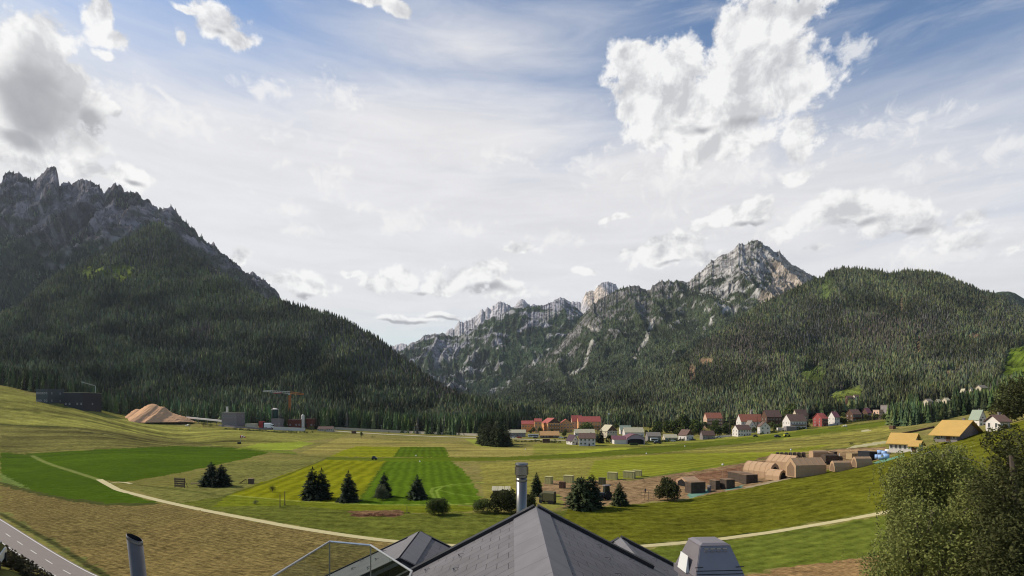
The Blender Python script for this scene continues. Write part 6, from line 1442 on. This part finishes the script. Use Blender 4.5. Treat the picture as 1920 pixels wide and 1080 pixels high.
def frame_rig():
    p = g1(1214, 938); s = scale_at(p); t = thing('timber_rig', 'open timber frame of thin posts and rails left of the round bush', 'frame', p); 
    for x in (-12, -5, 2, 12): b = MB(); b.bar((x*s, 0, -.2), (x*s, 0, (17 if x != -5 else 19)*s), .07); b.build('post', WOOD, t)
    b = MB(); b.bar((-13*s, 0, 15*s), (13*s, 0, 14*s), .06); b.bar((-13*s, 0, 9*s), (2*s, 0, 9*s), .05); b.build('rail', WOOD, t)
frame_rig()
# a figure standing by the frame
def person():
    p = g1(1210, 926); t = thing('person', 'person in dark clothes standing beside the timber frame', 'person', p, R(10)); k = 1.75
    me = bpy.data.meshes.new('body'); J = [(0,0,.95),(0,0,1.18),(0,0,1.42),(0,0,1.52),(0,-.02,1.66),(.20,0,1.40),(.27,-.02,1.12),(.25,-.10,.88),(-.20,0,1.40),(-.28,-.02,1.12),(-.24,-.10,.88),(.10,0,.90),(.12,-.02,.50),(.13,.02,.07),(.14,-.14,.04),(-.10,0,.90),(-.12,-.02,.50),(-.13,.02,.07),(-.14,-.14,.04)]
    E = [(0,1),(1,2),(2,3),(3,4),(2,5),(5,6),(6,7),(2,8),(8,9),(9,10),(0,11),(11,12),(12,13),(13,14),(0,15),(15,16),(16,17),(17,18)]
    rad = [.16,.15,.17,.06,.11,.07,.05,.045,.07,.05,.045,.10,.075,.05,.045,.10,.075,.05,.045]
    me.from_pydata(J, E, []); o = bpy.data.objects.new('body', me); C.objects.link(o); o.parent = t; md = o.modifiers.new('skin', 'SKIN')
    for i, v in enumerate(me.skin_vertices[0].data): v.radius = (rad[i], rad[i]); v.use_root = i == 0
    o.modifiers.new('sub', 'SUBSURF').levels = 1; me.materials.append(CARB)
    b = MB(); b.cyl(0, 0, 1.68, 1.79, .115, 10, 0, .05); b.build('hair', W_brown, t)
    t.scale = (1.25, 1.25, 1.25)
person()
def rack():
    p = g1(337, 914); s = scale_at(p); t = thing('hay_rack', 'weathered wooden board rack left of the spruce pair', 'rack', p, R(-14)); w = 11*s
    for q in (-1, 1): b = MB(); b.box(q*w-.12, q*w+.12, -.12, .12, -.3, 17.5*s); b.bar((q*w, 0, 15*s), (q*w, 1.6, -.1), .08); b.build('post', WOOD, t)
    for k in range(4): b = MB(); z = (1.5+4.2*k)*s; b.box(-w*1.05, w*1.05, -.18-.05*k, -.124, z, z+3.2*s); b.build('board', WOOD, t)
rack()
t = thing('log', 'single pale log lying between the rack and spruce pair', 'log', g1(366, 908)); b = MB(); b.cyl(0, .3, -1.9, 1.9, .3, 12, axis='x'); b.build('stem', WOODL, t); b = MB(); b.cyl(0, .3, 1.9, 1.93, .26, 12, axis='x'); b.cyl(0, .3, -1.93, -1.9, .26, 12, axis='x'); b.build('cut_face', WOODL, t)
box_thing('shelter_box', 'small wooden shelter box right of the spruce pair', 'box', 465, 477, 897, 907.5, WOOD, 1.6, R(15), lid=WOODL)
def tarp():
    p = g1(456, 906); s = scale_at(p); t = thing('lean_to', 'low lean-to of pale boards beside the small shelter box', 'lean-to', p); b = MB(); b.prism([(-7*s, 0), (5*s, 8*s), (5*s, 8*s-.12), (-7*s+.2, -.12)], -.8, .8, 'y'); b.build('board_roof', WOODL, t)
    for q in (-.7, .7): b = MB(); b.bar((5*s, q, -.2), (5*s, q, 8*s), .06); b.build('post', WOOD, t)
tarp()
for i, (x, b_, a) in enumerate([(525,951,927),(534,947,921)]):
    p = g1(x, b_); s = scale_at(p); t = thing('stake', ['shorter weathered stake of the two on the mown meadow','taller weathered stake of the two on the mown meadow'][i], 'post', p); b = MB(); b.cyl(0, 0, -.3, (b_-a)*s, .16, 8, 0, .11); b.build('shaft', WOOD, t); b = MB(); b.cyl(0, 0, -.05, .22, .55, 9, 0, .2); b.build('grass_tuft', M_leaf_dark, t)
p = g1(763, 962); s = scale_at(p); t = thing('stake', 'thin stake at the end of the brush pile', 'post', p); b = MB(); b.cyl(0, 0, -.3, 13*s, .12, 8, 0, .08); b.build('shaft', WOOD, t); b = MB(); b.cyl(.5, 0, -.1, .35, .6, 9, 0, .2); b.build('grass_tuft', M_leaf_dark, t)
def brush_pile():
    p = g1(704, 968); s = scale_at(p); r = random.Random(3); b = MB()
    for i in range(130):
        x = r.uniform(-46, 44)*s; y = r.uniform(0, 1.6); z = r.uniform(.05, .75)*(1-(abs(x)/(48*s))**2); a = r.uniform(0, 3.14); l = r.uniform(.5, 1.3); c = Vector((math.cos(a)*l, math.sin(a)*l*.6, r.uniform(-.25, .35)))
        b.bar(Vector((x, y, z))-c, Vector((x, y, z))+c, r.uniform(.03, .09), 5)
    o = b.build('brush_pile', mat('cut_branches', sl((160,110,80))*.75, .95, .35, 2)); o.location = tuple(p); tag(o, 'long low pile of cut reddish branches on the near meadow', 'brush pile')
brush_pile()
def shed_roof():
    p = g1(940, 930); s = scale_at(p); t = thing('shed', 'ragged pale roofed shed behind the dark thicket', 'shed', p); b = MB(); b.box(-16*s, 16*s, 0, 3.5, -.2, 10*s); b.build('wall', WOOD, t); b = MB()
    for k in range(9): x = (-18+k*4)*s; b.prism([(-.4, 10.2*s+.02*(k % 2)), (4, 15*s+.02*(k % 2)), (4, 15*s+.10), (-.4, 10.2*s+.10)], x, x+3.9*s-.1*(k % 3), 'x')
    b.build('roof', R_pale, t)
shed_roof()

def field_hedge(label, pts, hpx, seed):
    q = gl(pts); bl = []
    for a, e in zip(q[:-1], q[1:]):
        n = max(2, int(np.linalg.norm(e-a)/3.0))
        for k in range(n):
            c = a+(e-a)*k/n; hh = hpx*scale_at(c)*rng.uniform(.6, 1.25); bl.append((c[0]-q[0][0], c[1]-q[0][1], c[2]-q[0][2]+hh*.5, 1.9, 1.4, hh*.55))
    t = thing('hedge', label, 'hedge', q[0]); V, Q = leaf_crown(bl, len(bl)*130, .38, seed); mesh_np('foliage', V, Q, M_leaf, t)
    V, Q = tube([(0, 0, 0), (0, 0, 1.2)], [.1, .06], 5)
    for c in bl[1::2]: v2, q2 = tube([(c[0], c[1], c[2]-c[5]), (c[0], c[1], c[2])], [.1, .06], 5); Q = np.vstack([Q, q2+len(V)]); V = np.vstack([V, v2])
    mesh_np('stem', V, Q, M_bark, t)
field_hedge('dark hedge along the meadow edge below the white chalet', [(1425,815),(1450,811),(1480,808),(1512,804)], 5, 401)
field_hedge('dark hedge along the meadow edge below the brown chalets', [(1580,795),(1610,791),(1640,787),(1664,784)], 5, 402)
field_hedge('low hedge line between the hangar and the small brown gabled house', [(1212,830),(1240,829),(1268,827),(1300,825)], 4, 403)
field_hedge('ragged hedge on the meadow side of the gravel road beside the forward clump', [(960,829),(985,829),(1010,829),(1055,831)], 4, 404)
field_hedge('thin scrub line before the works yard wall', [(420,805),(470,808),(520,811),(590,812)], 3.5, 405)

for i, (x, y, m_, lab) in enumerate([(1052,822,CARW,'white car by the long tan roofed shed, first of three'),(1061,822.5,CARB,'dark car by the long tan roofed shed, between two pale ones'),(1070,823,CARW,'white car nearest the purple roofed house'),(1004,822,CARB,'dark car just below the white coach'),(962,821.5,CARW,'white car before the long grey open shed'),(974,821.8,CARR,'red car before the long grey open shed'),(1262,828,CARW,'white car beside the low hedge near the small white house'),(1300,826,CARB,'dark car right of the small white house with a brown gable'),(1348,821,CARW,'white car by the low white wall'),(1500,804,CARW,'white car parked under the white chalet')]):
    vehicle('parked_car', lab, x-4.5, x+4.5, y-3.6, y, m_, 'car', R((-8, 6, 4, -5)[i % 4]))

# ------------------------------------------------------------------ valley air
def haze():
    b = MB(); b.box(-9000, 9000, -400, 11500, -70, 2050); o = b.build('haze', mat('haze_air', (1, 1, 1))); tag(o, kind='stuff')
    m = o.data.materials[0]; t = m.node_tree; t.nodes.clear(); pv = t.nodes.new('ShaderNodeVolumePrincipled'); pv.inputs['Color'].default_value = (.80, .88, 1, 1); pv.inputs['Density'].default_value = HAZE; pv.inputs['Anisotropy'].default_value = .2
    out = t.nodes.new('ShaderNodeOutputMaterial'); t.links.new(pv.outputs[0], out.inputs['Volume'])
HAZE = 1.8e-5
haze()
